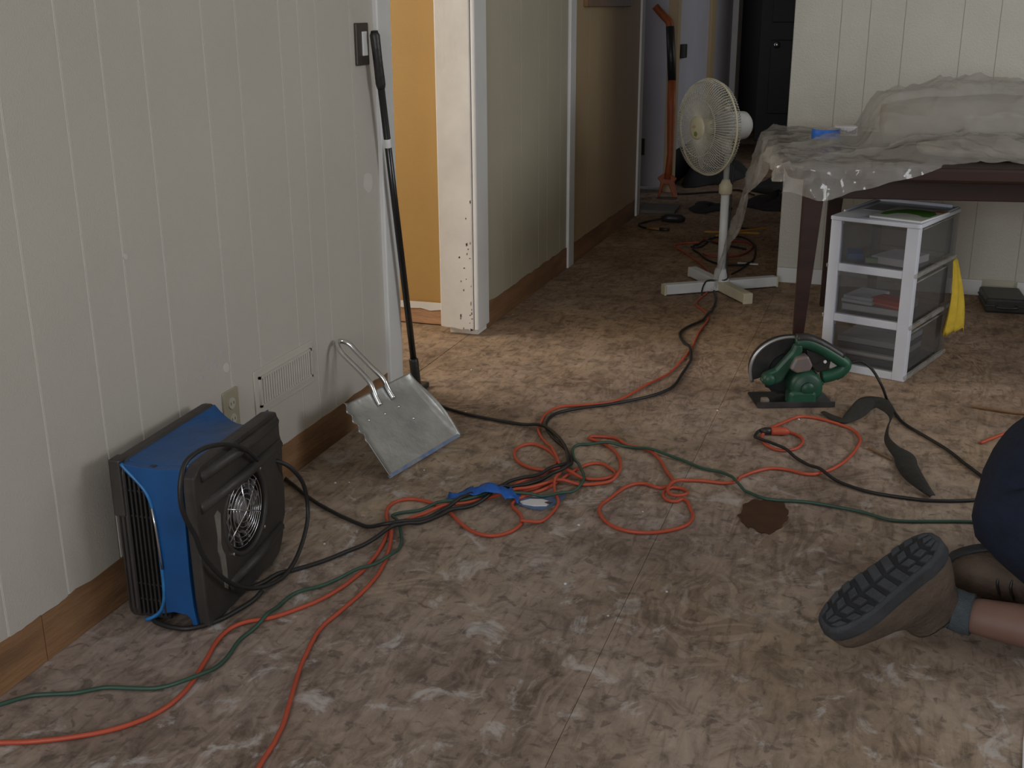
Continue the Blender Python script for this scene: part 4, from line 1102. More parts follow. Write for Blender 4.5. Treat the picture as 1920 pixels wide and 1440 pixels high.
# ================================================================== cords
CABLES = {
 'orange_a': (0.0045, [-1.4,1.296,0.005,-1.377,1.304,0.005,-1.355,1.313,0.005,-1.332,1.321,0.005,-1.31,1.331,0.005,-1.289,1.342,0.005,-1.268,1.354,0.005,-1.248,1.367,0.005,-1.228,1.381,0.005,-1.21,1.396,0.005,-1.193,1.414,0.005,-1.179,1.433,0.005,-1.167,1.454,0.005,-1.159,1.476,0.005,-1.154,1.5,0.005,-1.153,1.524,0.005,-1.154,1.548,0.005,-1.158,1.572,0.005,-1.163,1.595,0.005,-1.169,1.618,0.005,-1.175,1.642,0.005,-1.181,1.665,0.005,-1.188,1.688,0.005,-1.193,1.711,0.005,-1.196,1.735,0.005,-1.195,1.759,0.005,-1.188,1.782,0.005,-1.173,1.801,0.005,-1.153,1.815,0.005,-1.135,1.83,0.005,-1.12,1.849,0.005,-1.107,1.87,0.005,-1.095,1.89,0.005,-1.083,1.911,0.005,-1.074,1.933,0.005,-1.066,1.956,0.005,-1.06,1.979,0.005,-1.055,2.003,0.005,-1.052,2.027,0.005,-1.049,2.05,0.005,-1.048,2.074,0.005,-1.048,2.099,0.005,-1.049,2.123,0.005,-1.051,2.146,0.005,-1.054,2.17,0.005,-1.058,2.194,0.005,-1.063,2.218,0.005,-1.068,2.241,0.005,-1.074,2.264,0.005,-1.081,2.287,0.005,-1.09,2.31,0.005,-1.103,2.33,0.005,-1.115,2.351,0.005,-1.125,2.373,0.005,-1.133,2.395,0.005,-1.135,2.419,0.005,-1.13,2.442,0.005,-1.116,2.461,0.005,-1.094,2.471,0.005,-1.07,2.47,0.005,-1.046,2.465,0.005,-1.024,2.456,0.005,-1.003,2.444,0.005,-0.983,2.431,0.005,-0.966,2.414,0.005,-0.95,2.396,0.005,-0.934,2.379,0.005,-0.916,2.362,0.005,-0.898,2.347,0.005,-0.877,2.335,0.005,-0.854,2.329,0.005,-0.83,2.331,0.005,-0.811,2.345,0.005,-0.797,2.365,0.005,-0.79,2.388,0.005,-0.787,2.412,0.005,-0.791,2.436,0.005,-0.801,2.458,0.005,-0.814,2.477,0.005,-0.831,2.495,0.005,-0.844,2.515,0.005,-0.843,2.538,0.005,-0.836,2.561,0.005,-0.826,2.583,0.005,-0.813,2.603,0.005,-0.8,2.623,0.005,-0.789,2.645,0.005,-0.782,2.668,0.005,-0.776,2.691,0.005,-0.77,2.714,0.005,-0.764,2.738,0.005,-0.758,2.761,0.005,-0.751,2.784,0.005,-0.743,2.806,0.005,-0.733,2.828,0.005,-0.716,2.846,0.005,-0.694,2.849,0.005,-0.675,2.834,0.005,-0.658,2.817,0.005,-0.644,2.798,0.005,-0.644,2.775,0.005,-0.658,2.755,0.005,-0.677,2.741,0.005,-0.7,2.733,0.006,-0.724,2.733,0.008,-0.745,2.741,0.013,-0.765,2.755,0.014,-0.784,2.769,0.011,-0.807,2.77,0.006,-0.829,2.759,0.005,-0.853,2.758,0.005,-0.876,2.763,0.005,-0.897,2.774,0.005,-0.915,2.79,0.005,-0.93,2.809,0.005,-0.941,2.831,0.005,-0.95,2.853,0.005,-0.953,2.877,0.005,-0.95,2.9,0.005,-0.94,2.922,0.005,-0.92,2.934,0.005,-0.897,2.926,0.005,-0.877,2.913,0.005,-0.859,2.897,0.005,-0.844,2.878,0.005,-0.831,2.858,0.005,-0.82,2.837,0.005,-0.813,2.814,0.006,-0.811,2.79,0.011,-0.813,2.767,0.014,-0.818,2.743,0.011,-0.828,2.722,0.006,-0.843,2.704,0.005,-0.857,2.684,0.005,-0.869,2.663,0.005,-0.877,2.641,0.005,-0.88,2.617,0.005,-0.873,2.594,0.005,-0.851,2.599,0.005,-0.833,2.615,0.005,-0.818,2.634,0.005,-0.808,2.656,0.005,-0.799,2.678,0.005,-0.79,2.7,0.005]),
 'orange_b': (0.0045, [-0.897,1.333,0.005,-0.903,1.356,0.005,-0.908,1.38,0.005,-0.912,1.403,0.005,-0.915,1.427,0.005,-0.918,1.451,0.005,-0.923,1.474,0.005,-0.928,1.498,0.005,-0.935,1.521,0.005,-0.943,1.543,0.005,-0.951,1.566,0.005,-0.959,1.589,0.005,-0.967,1.611,0.005,-0.975,1.634,0.005,-0.983,1.657,0.005,-0.99,1.679,0.005,-0.997,1.703,0.005,-1.002,1.726,0.005,-1.008,1.749,0.005,-1.013,1.773,0.005,-1.018,1.796,0.005,-1.02,1.82,0.005,-1.02,1.844,0.005,-1.017,1.868,0.005,-1.014,1.892,0.005,-1.012,1.915,0.005,-1.009,1.939,0.005,-1.007,1.963,0.005,-1.006,1.987,0.005,-1.005,2.011,0.005,-1.006,2.035,0.005,-1.007,2.059,0.005,-1.01,2.083,0.005,-1.014,2.106,0.005,-1.019,2.13,0.005,-1.025,2.153,0.005,-1.032,2.176,0.005,-1.039,2.199,0.005,-1.047,2.222,0.005,-1.055,2.244,0.008,-1.064,2.266,0.013,-1.073,2.288,0.014,-1.075,2.311,0.011,-1.069,2.334,0.007,-1.059,2.356,0.005,-1.047,2.377,0.005,-1.033,2.396,0.006,-1.018,2.415,0.01,-1.003,2.433,0.014,-0.988,2.451,0.014,-0.973,2.47,0.009,-0.958,2.488,0.006,-0.943,2.506,0.005,-0.927,2.524,0.005,-0.91,2.542,0.005,-0.893,2.558,0.008,-0.876,2.574,0.012,-0.858,2.59,0.015,-0.839,2.604,0.014,-0.821,2.62,0.014,-0.807,2.639,0.014,-0.794,2.659,0.013,-0.779,2.679,0.014,-0.76,2.692,0.012,-0.737,2.694,0.007,-0.713,2.693,0.005,-0.691,2.7,0.005,-0.67,2.712,0.005,-0.651,2.727,0.005,-0.638,2.747,0.007,-0.633,2.77,0.012,-0.633,2.794,0.014,-0.636,2.817,0.01,-0.64,2.84,0.006,-0.646,2.864,0.005,-0.653,2.887,0.005,-0.661,2.909,0.005,-0.671,2.931,0.005,-0.683,2.951,0.005,-0.698,2.97,0.005,-0.714,2.988,0.005,-0.732,3.004,0.005,-0.753,3.015,0.005,-0.775,3.025,0.005,-0.779,3.041,0.005,-0.757,3.05,0.005,-0.734,3.054,0.005,-0.71,3.053,0.005,-0.69,3.04,0.005,-0.676,3.021,0.005,-0.657,3.007,0.005,-0.633,3.002,0.005,-0.61,2.997,0.005,-0.589,2.985,0.005,-0.574,2.967,0.005,-0.561,2.947,0.005,-0.549,2.926,0.005,-0.538,2.905,0.005,-0.529,2.883,0.005,-0.52,2.86,0.005,-0.51,2.839,0.005,-0.498,2.818,0.005,-0.488,2.796,0.005,-0.485,2.773,0.005,-0.493,2.75,0.005,-0.509,2.734,0.005,-0.531,2.74,0.005,-0.552,2.75,0.005,-0.574,2.743,0.005,-0.589,2.725,0.005,-0.6,2.703,0.005,-0.606,2.68,0.005,-0.612,2.657,0.005,-0.617,2.634,0.005,-0.623,2.61,0.005,-0.629,2.587,0.005,-0.629,2.563,0.005,-0.623,2.54,0.005,-0.613,2.518,0.005,-0.6,2.498,0.005,-0.584,2.48,0.005,-0.565,2.466,0.005,-0.542,2.457,0.005,-0.519,2.455,0.005,-0.495,2.458,0.005,-0.472,2.466,0.005,-0.452,2.478,0.005,-0.433,2.493,0.005,-0.417,2.51,0.005,-0.404,2.531,0.005,-0.398,2.554,0.005,-0.397,2.578,0.005,-0.401,2.601,0.005,-0.41,2.624,0.005,-0.418,2.646,0.005,-0.426,2.669,0.005,-0.441,2.683,0.005,-0.452,2.662,0.005,-0.475,2.663,0.005,-0.489,2.681,0.005,-0.494,2.705,0.005,-0.491,2.728,0.005,-0.478,2.748,0.005,-0.454,2.747,0.005,-0.439,2.73,0.006,-0.434,2.707,0.011,-0.443,2.685,0.014,-0.464,2.68,0.013,-0.481,2.696,0.011,-0.486,2.719,0.014,-0.486,2.743,0.014,-0.48,2.766,0.014,-0.469,2.787,0.011,-0.452,2.803,0.006,-0.43,2.812,0.005,-0.407,2.816,0.005,-0.383,2.816,0.005,-0.359,2.817,0.005,-0.337,2.827,0.005,-0.323,2.846,0.005,-0.324,2.862,0.005,-0.313,2.883,0.005,-0.301,2.904,0.005,-0.287,2.923,0.005,-0.271,2.941,0.005,-0.253,2.957,0.005,-0.23,2.963,0.005,-0.206,2.962,0.005,-0.183,2.955,0.005,-0.16,2.947,0.005,-0.137,2.95,0.005,-0.12,2.967,0.005,-0.104,2.985,0.005,-0.091,3.005,0.005,-0.081,3.027,0.005,-0.071,3.049,0.005,-0.063,3.071,0.005,-0.056,3.094,0.005,-0.05,3.117,0.005,-0.044,3.141,0.005,-0.04,3.164,0.005,-0.036,3.188,0.005,-0.032,3.212,0.005,-0.029,3.236,0.005,-0.03,3.259,0.005,-0.033,3.283,0.005,-0.04,3.306,0.005,-0.05,3.328,0.005,-0.064,3.347,0.005,-0.083,3.362,0.005,-0.102,3.376,0.005,-0.123,3.388,0.005,-0.145,3.399,0.005,-0.167,3.406,0.005,-0.191,3.409,0.005,-0.214,3.402,0.005,-0.229,3.383,0.005,-0.24,3.362,0.005,-0.251,3.341,0.005,-0.262,3.32,0.005,-0.274,3.299,0.005,-0.283,3.277,0.005,-0.291,3.254,0.005,-0.298,3.231,0.005,-0.303,3.208,0.005,-0.302,3.184,0.005,-0.296,3.16,0.005,-0.287,3.138,0.005,-0.273,3.119,0.005,-0.254,3.104,0.005,-0.23,3.103,0.005,-0.21,3.115,0.005,-0.196,3.134,0.005,-0.189,3.157,0.005,-0.186,3.181,0.005,-0.187,3.205,0.005,-0.195,3.227,0.005,-0.211,3.245,0.005,-0.232,3.257,0.005]),
 'orange_c': (0.004, [-0.789,2.414,0.014,-0.767,2.423,0.011,-0.748,2.436,0.006,-0.739,2.458,0.005,-0.735,2.481,0.005,-0.733,2.505,0.005,-0.732,2.529,0.005,-0.734,2.553,0.005,-0.74,2.576,0.005,-0.75,2.598,0.005,-0.761,2.619,0.006,-0.77,2.641,0.011,-0.775,2.662,0.02,-0.777,2.686,0.023,-0.778,2.709,0.018,-0.781,2.732,0.012,-0.787,2.754,0.014,-0.795,2.777,0.016,-0.804,2.799,0.016,-0.813,2.821,0.015,-0.823,2.842,0.014,-0.834,2.864,0.014,-0.845,2.885,0.014,-0.856,2.906,0.014,-0.869,2.926,0.009,-0.882,2.946,0.006,-0.895,2.966,0.005,-0.908,2.986,0.005,-0.92,3.007,0.005,-0.931,3.028,0.005,-0.94,3.051,0.005,-0.945,3.074,0.005,-0.949,3.097,0.005,-0.952,3.121,0.005,-0.956,3.145,0.005,-0.959,3.169,0.005,-0.959,3.193,0.005,-0.955,3.216,0.005,-0.949,3.239,0.005,-0.939,3.261,0.005,-0.923,3.278,0.005,-0.901,3.288,0.005,-0.88,3.299,0.005,-0.859,3.311,0.005,-0.838,3.323,0.005,-0.818,3.336,0.005,-0.8,3.351,0.005,-0.786,3.371,0.005,-0.774,3.392,0.005,-0.765,3.414,0.005,-0.757,3.436,0.005,-0.751,3.46,0.005,-0.745,3.483,0.005,-0.74,3.506,0.005,-0.734,3.53,0.005,-0.728,3.553,0.005,-0.72,3.575,0.005,-0.712,3.598,0.005,-0.704,3.62,0.005,-0.696,3.643,0.005,-0.689,3.666,0.005,-0.682,3.689,0.005,-0.677,3.712,0.005,-0.673,3.736,0.005,-0.671,3.76,0.005,-0.669,3.784,0.005,-0.667,3.808,0.005,-0.666,3.832,0.005,-0.664,3.856,0.005,-0.662,3.879,0.005,-0.661,3.903,0.005,-0.66,3.927,0.005,-0.659,3.951,0.005,-0.658,3.975,0.005,-0.658,3.999,0.005,-0.657,4.023,0.005,-0.658,4.047,0.005,-0.658,4.071,0.005,-0.659,4.095,0.005,-0.66,4.119,0.005,-0.662,4.143,0.005,-0.663,4.167,0.005,-0.664,4.191,0.005,-0.665,4.215,0.005,-0.666,4.239,0.005,-0.666,4.263,0.005,-0.666,4.287,0.005,-0.666,4.311,0.005,-0.665,4.335,0.005,-0.665,4.359,0.005,-0.664,4.383,0.005,-0.664,4.407,0.005,-0.664,4.43,0.005,-0.664,4.454,0.005,-0.666,4.478,0.005,-0.67,4.502,0.005,-0.675,4.525,0.005,-0.683,4.548,0.005,-0.693,4.57,0.005,-0.703,4.592,0.005,-0.714,4.613,0.005,-0.727,4.633,0.005,-0.738,4.654,0.005,-0.747,4.676,0.005,-0.753,4.7,0.005,-0.755,4.724,0.005,-0.756,4.748,0.005,-0.755,4.772,0.005,-0.754,4.796,0.005,-0.752,4.819,0.005,-0.749,4.843,0.005,-0.745,4.867,0.005,-0.743,4.891,0.005,-0.743,4.915,0.005,-0.743,4.939,0.005,-0.744,4.963,0.005,-0.745,4.987,0.005,-0.746,5.01,0.005,-0.748,5.034,0.005,-0.75,5.058,0.005,-0.752,5.082,0.005,-0.754,5.106,0.005,-0.758,5.13,0.005,-0.761,5.153,0.005,-0.766,5.177,0.005,-0.771,5.2,0.005,-0.776,5.224,0.005,-0.782,5.247,0.005,-0.789,5.27,0.005,-0.795,5.293,0.005,-0.802,5.316,0.005,-0.81,5.339,0.005,-0.818,5.361,0.005,-0.825,5.384,0.005,-0.834,5.407,0.005,-0.842,5.429,0.005,-0.851,5.451,0.005,-0.861,5.473,0.005,-0.871,5.495,0.005,-0.881,5.517,0.005,-0.892,5.538,0.005,-0.902,5.56,0.005,-0.913,5.581,0.005,-0.923,5.603,0.005,-0.934,5.624,0.005,-0.945,5.646,0.005,-0.956,5.667,0.005,-0.967,5.688,0.005,-0.978,5.71,0.005,-0.989,5.731,0.005,-1.0,5.752,0.005,-1.011,5.773,0.005,-1.022,5.794,0.005,-1.034,5.815,0.005,-1.047,5.836,0.005,-1.061,5.855,0.005,-1.072,5.876,0.005,-1.073,5.9,0.005,-1.067,5.923,0.005,-1.056,5.945,0.005,-1.043,5.964,0.005,-1.026,5.982,0.005,-1.006,5.994,0.005,-0.984,6.004,0.005,-0.961,6.012,0.005,-0.939,6.021,0.005]),
 'green': (0.004, [-1.468,1.371,0.005,-1.455,1.391,0.005,-1.44,1.41,0.005,-1.426,1.429,0.005,-1.408,1.445,0.005,-1.386,1.455,0.005,-1.364,1.464,0.005,-1.342,1.474,0.005,-1.323,1.489,0.005,-1.304,1.504,0.005,-1.282,1.512,0.005,-1.258,1.518,0.005,-1.235,1.524,0.005,-1.212,1.532,0.005,-1.191,1.542,0.008,-1.171,1.555,0.013,-1.157,1.574,0.014,-1.149,1.596,0.011,-1.144,1.619,0.006,-1.141,1.643,0.005,-1.142,1.667,0.005,-1.146,1.691,0.005,-1.151,1.714,0.005,-1.153,1.738,0.005,-1.15,1.762,0.005,-1.146,1.786,0.008,-1.144,1.809,0.013,-1.145,1.833,0.013,-1.146,1.856,0.008,-1.147,1.88,0.005,-1.146,1.904,0.005,-1.143,1.928,0.005,-1.133,1.95,0.005,-1.116,1.967,0.005,-1.101,1.985,0.005,-1.09,2.007,0.005,-1.079,2.028,0.006,-1.067,2.048,0.01,-1.052,2.067,0.014,-1.037,2.086,0.013,-1.026,2.106,0.012,-1.018,2.129,0.014,-1.014,2.152,0.013,-1.013,2.176,0.009,-1.015,2.2,0.005,-1.02,2.223,0.005,-1.028,2.246,0.005,-1.039,2.267,0.005,-1.05,2.288,0.008,-1.062,2.308,0.015,-1.078,2.326,0.016,-1.093,2.343,0.011,-1.104,2.363,0.006,-1.093,2.382,0.005,-1.073,2.396,0.005,-1.052,2.408,0.006,-1.033,2.421,0.013,-1.015,2.433,0.022,-0.995,2.447,0.023,-0.978,2.463,0.02,-0.963,2.482,0.016,-0.95,2.502,0.014,-0.936,2.521,0.014,-0.922,2.541,0.014,-0.905,2.557,0.016,-0.882,2.565,0.02,-0.86,2.57,0.014,-0.836,2.573,0.014,-0.812,2.578,0.013,-0.789,2.582,0.008,-0.767,2.589,0.01,-0.747,2.603,0.013,-0.731,2.62,0.01,-0.718,2.64,0.006,-0.71,2.662,0.01,-0.707,2.685,0.014,-0.709,2.709,0.013,-0.715,2.732,0.015,-0.723,2.755,0.012,-0.733,2.776,0.01,-0.744,2.797,0.014,-0.755,2.818,0.013,-0.766,2.839,0.008,-0.776,2.86,0.005,-0.786,2.883,0.005,-0.793,2.905,0.005,-0.799,2.929,0.005,-0.801,2.952,0.005,-0.789,2.972,0.005,-0.766,2.979,0.006,-0.743,2.984,0.01,-0.72,2.989,0.014,-0.697,2.994,0.011,-0.673,2.997,0.006,-0.649,2.997,0.005,-0.626,2.991,0.007,-0.604,2.983,0.012,-0.581,2.976,0.014,-0.558,2.97,0.011,-0.536,2.964,0.007,-0.513,2.956,0.005,-0.492,2.945,0.005,-0.472,2.931,0.005,-0.453,2.917,0.005,-0.432,2.904,0.005,-0.41,2.897,0.005,-0.386,2.893,0.005,-0.365,2.882,0.006,-0.35,2.864,0.009,-0.338,2.843,0.014,-0.326,2.823,0.013,-0.312,2.804,0.009,-0.298,2.784,0.005,-0.286,2.776,0.005,-0.267,2.762,0.005,-0.246,2.75,0.005,-0.222,2.748,0.005,-0.198,2.75,0.005,-0.175,2.755,0.005,-0.151,2.759,0.005,-0.127,2.76,0.005,-0.103,2.758,0.005,-0.08,2.755,0.005,-0.056,2.751,0.005,-0.032,2.747,0.005,-0.009,2.741,0.005,0.014,2.733,0.005,0.035,2.722,0.005,0.058,2.714,0.005,0.082,2.714,0.005,0.105,2.718,0.005,0.129,2.725,0.005,0.151,2.733,0.005,0.174,2.74,0.005,0.197,2.748,0.005,0.22,2.755,0.005,0.243,2.761,0.005,0.267,2.765,0.005,0.291,2.767,0.005,0.315,2.768,0.005,0.339,2.769,0.005,0.363,2.77,0.005]),
 'black_a': (0.005, [-0.73,5.004,0.006,-0.725,4.98,0.006,-0.72,4.957,0.006,-0.714,4.934,0.006,-0.708,4.911,0.006,-0.703,4.887,0.006,-0.698,4.864,0.006,-0.693,4.84,0.006,-0.689,4.817,0.006,-0.686,4.793,0.006,-0.683,4.769,0.006,-0.681,4.745,0.006,-0.678,4.722,0.006,-0.676,4.698,0.006,-0.675,4.674,0.006,-0.674,4.65,0.006,-0.673,4.626,0.006,-0.672,4.602,0.006,-0.672,4.578,0.008,-0.673,4.555,0.013,-0.673,4.531,0.014,-0.675,4.507,0.014,-0.677,4.483,0.011,-0.68,4.46,0.007,-0.684,4.436,0.006,-0.69,4.413,0.006,-0.698,4.39,0.006,-0.706,4.368,0.006,-0.714,4.345,0.006,-0.721,4.322,0.006,-0.726,4.299,0.006,-0.731,4.276,0.006,-0.734,4.252,0.006,-0.734,4.228,0.006,-0.731,4.204,0.006,-0.726,4.181,0.006,-0.719,4.158,0.006,-0.711,4.135,0.006,-0.702,4.113,0.006,-0.693,4.091,0.006,-0.682,4.07,0.008,-0.672,4.048,0.013,-0.663,4.026,0.014,-0.656,4.003,0.014,-0.65,3.98,0.013,-0.644,3.957,0.009,-0.64,3.934,0.006,-0.636,3.91,0.006,-0.633,3.887,0.006,-0.632,3.863,0.006,-0.631,3.839,0.006,-0.631,3.815,0.006,-0.631,3.791,0.006,-0.631,3.767,0.006,-0.632,3.743,0.006,-0.632,3.719,0.006,-0.632,3.695,0.006,-0.632,3.671,0.006,-0.632,3.647,0.006,-0.632,3.623,0.006,-0.633,3.599,0.006,-0.636,3.576,0.006,-0.64,3.552,0.006,-0.647,3.529,0.006,-0.656,3.507,0.006,-0.667,3.486,0.006,-0.679,3.465,0.006,-0.692,3.445,0.006,-0.707,3.426,0.006,-0.722,3.408,0.006,-0.738,3.39,0.006,-0.754,3.372,0.006,-0.771,3.355,0.006,-0.788,3.339,0.006,-0.806,3.323,0.006,-0.825,3.308,0.006,-0.844,3.293,0.006,-0.863,3.278,0.006,-0.881,3.262,0.006,-0.897,3.245,0.006,-0.913,3.227,0.006,-0.926,3.207,0.006,-0.933,3.185,0.006,-0.937,3.161,0.006,-0.937,3.137,0.006,-0.934,3.113,0.006,-0.929,3.09,0.006,-0.92,3.068,0.006,-0.909,3.047,0.006,-0.896,3.026,0.006,-0.883,3.006,0.006,-0.87,2.986,0.006,-0.855,2.967,0.006,-0.839,2.949,0.006,-0.825,2.93,0.006,-0.812,2.91,0.006,-0.801,2.889,0.006,-0.79,2.867,0.006,-0.781,2.845,0.006,-0.774,2.822,0.007,-0.77,2.8,0.014,-0.769,2.777,0.022,-0.772,2.754,0.022,-0.782,2.732,0.021,-0.795,2.713,0.019,-0.81,2.696,0.011,-0.825,2.678,0.006,-0.839,2.659,0.006,-0.852,2.639,0.007,-0.865,2.619,0.012,-0.876,2.598,0.015,-0.887,2.579,0.025,-0.897,2.558,0.028,-0.906,2.537,0.021,-0.916,2.517,0.013,-0.926,2.496,0.008,-0.938,2.475,0.006,-0.95,2.454,0.008,-0.962,2.434,0.013,-0.974,2.414,0.015,-0.987,2.394,0.01,-1.001,2.375,0.007,-1.014,2.355,0.006,-1.027,2.335,0.008,-1.04,2.316,0.015,-1.051,2.295,0.019,-1.061,2.274,0.024,-1.071,2.253,0.021,-1.081,2.232,0.014,-1.091,2.211,0.009,-1.101,2.19,0.006,-1.112,2.168,0.006,-1.123,2.147,0.006,-1.133,2.125,0.006,-1.143,2.104,0.006,-1.155,2.083,0.006,-1.168,2.063,0.006,-1.182,2.044,0.006,-1.197,2.025,0.006,-1.215,2.009,0.006,-1.224,1.987,0.006,-1.228,1.963,0.006,-1.236,1.941,0.006,-1.246,1.919,0.006]),
 'black_b': (0.005, [-1.331,3.198,0.006,-1.314,3.18,0.006,-1.298,3.163,0.006,-1.278,3.149,0.006,-1.257,3.138,0.006,-1.235,3.129,0.006,-1.213,3.12,0.006,-1.19,3.112,0.006,-1.167,3.105,0.006,-1.144,3.1,0.006,-1.121,3.095,0.006,-1.097,3.09,0.006,-1.074,3.086,0.006,-1.05,3.082,0.006,-1.026,3.08,0.006,-1.002,3.077,0.006,-0.979,3.074,0.008,-0.956,3.071,0.013,-0.933,3.064,0.015,-0.914,3.049,0.016,-0.898,3.032,0.016,-0.882,3.013,0.016,-0.868,2.994,0.016,-0.854,2.975,0.016,-0.841,2.955,0.016,-0.829,2.934,0.016,-0.818,2.913,0.016,-0.808,2.891,0.016,-0.799,2.869,0.016,-0.791,2.846,0.016,-0.786,2.824,0.013,-0.782,2.801,0.014,-0.781,2.778,0.022,-0.784,2.755,0.027,-0.792,2.733,0.032,-0.806,2.715,0.03,-0.823,2.701,0.019,-0.841,2.688,0.014,-0.859,2.673,0.015,-0.875,2.655,0.015,-0.89,2.636,0.014,-0.903,2.617,0.009,-0.916,2.597,0.006,-0.928,2.577,0.006,-0.939,2.555,0.007,-0.948,2.534,0.012,-0.955,2.513,0.021,-0.959,2.489,0.024,-0.966,2.467,0.027,-0.975,2.446,0.021,-0.986,2.426,0.014,-0.999,2.406,0.01,-1.011,2.386,0.006,-1.022,2.365,0.006,-1.033,2.344,0.01,-1.044,2.324,0.017,-1.056,2.305,0.022,-1.071,2.286,0.024,-1.091,2.279,0.021,-1.113,2.28,0.012,-1.136,2.283,0.006,-1.158,2.29,0.006,-1.181,2.299,0.006,-1.202,2.309,0.006,-1.224,2.319,0.006,-1.245,2.33,0.006,-1.266,2.341,0.006,-1.287,2.353,0.006,-1.308,2.365,0.006,-1.328,2.378,0.006,-1.348,2.392,0.006,-1.367,2.406,0.006,-1.386,2.42,0.006,-1.405,2.435,0.006,-1.423,2.45,0.006,-1.442,2.464,0.006,-1.461,2.479,0.006,-1.48,2.494,0.006,-1.499,2.508,0.006]),
 'saw_cord': (0.0045, [-0.144,3.984,0.005,-0.13,4.004,0.005,-0.114,4.021,0.005,-0.091,4.023,0.005,-0.077,4.004,0.005,-0.067,3.982,0.005,-0.058,3.959,0.005,-0.05,3.936,0.005,-0.043,3.914,0.005,-0.035,3.89,0.005,-0.028,3.867,0.005,-0.021,3.844,0.005,-0.014,3.821,0.005,-0.007,3.798,0.005,-0.0,3.775,0.005,0.007,3.752,0.005,0.015,3.729,0.005,0.022,3.706,0.005,0.029,3.683,0.005,0.035,3.659,0.005,0.04,3.636,0.005,0.045,3.612,0.005,0.05,3.588,0.005,0.055,3.565,0.005,0.059,3.541,0.005,0.065,3.518,0.005,0.071,3.494,0.005,0.077,3.471,0.005,0.085,3.448,0.005,0.096,3.426,0.005,0.108,3.405,0.005,0.121,3.385,0.005,0.134,3.365,0.005,0.147,3.345,0.005,0.161,3.324,0.005,0.174,3.304,0.005,0.187,3.284,0.005,0.2,3.263,0.005,0.211,3.242,0.005,0.222,3.22,0.005,0.232,3.198,0.005,0.241,3.176,0.005,0.251,3.154,0.005,0.262,3.133,0.005,0.272,3.111,0.005,0.283,3.089,0.005,0.294,3.067,0.005]),
 'pigtail': (0.0045, [-0.277,3.246,0.013,-0.299,3.239,0.014,-0.315,3.222,0.011,-0.321,3.2,0.007,-0.32,3.177,0.008,-0.308,3.157,0.013,-0.289,3.142,0.014,-0.269,3.13,0.014,-0.249,3.117,0.013,-0.232,3.101,0.014,-0.216,3.084,0.012,-0.201,3.066,0.007,-0.186,3.048,0.005,-0.17,3.03,0.005,-0.155,3.011,0.006,-0.14,2.993,0.01,-0.125,2.976,0.014,-0.109,2.958,0.012,-0.093,2.941,0.008,-0.076,2.925,0.005,-0.058,2.91,0.005,-0.038,2.897,0.005,-0.017,2.885,0.005,0.005,2.876,0.005,0.028,2.87,0.005,0.051,2.867,0.005,0.075,2.865,0.005,0.099,2.864,0.005,0.123,2.863,0.005,0.146,2.864,0.005,0.17,2.868,0.005,0.193,2.874,0.005,0.215,2.881,0.005,0.237,2.89,0.005,0.259,2.9,0.005,0.28,2.911,0.005,0.301,2.922,0.005,0.322,2.933,0.005]),
 'hall_red': (0.004, [-0.899,5.74,0.005,-0.887,5.719,0.005,-0.873,5.699,0.005,-0.852,5.688,0.005,-0.828,5.686,0.005,-0.804,5.688,0.005,-0.78,5.692,0.005,-0.757,5.7,0.005,-0.737,5.713,0.005,-0.722,5.732,0.005,-0.711,5.753,0.005,-0.702,5.776,0.005,-0.695,5.799,0.005,-0.69,5.823,0.005,-0.686,5.847,0.005,-0.683,5.871,0.005,-0.68,5.895,0.005,-0.678,5.919,0.005,-0.677,5.943,0.005,-0.678,5.968,0.005,-0.68,5.992,0.005,-0.685,6.016,0.005,-0.693,6.038,0.005,-0.703,6.06,0.005,-0.716,6.081,0.005,-0.731,6.1,0.005,-0.752,6.111,0.005,-0.775,6.103,0.005,-0.795,6.09,0.005,-0.814,6.075,0.005,-0.83,6.058,0.005,-0.853,6.051,0.005,-0.876,6.059,0.005,-0.897,6.07,0.005,-0.918,6.082,0.005,-0.938,6.096,0.005,-0.957,6.111,0.005]),
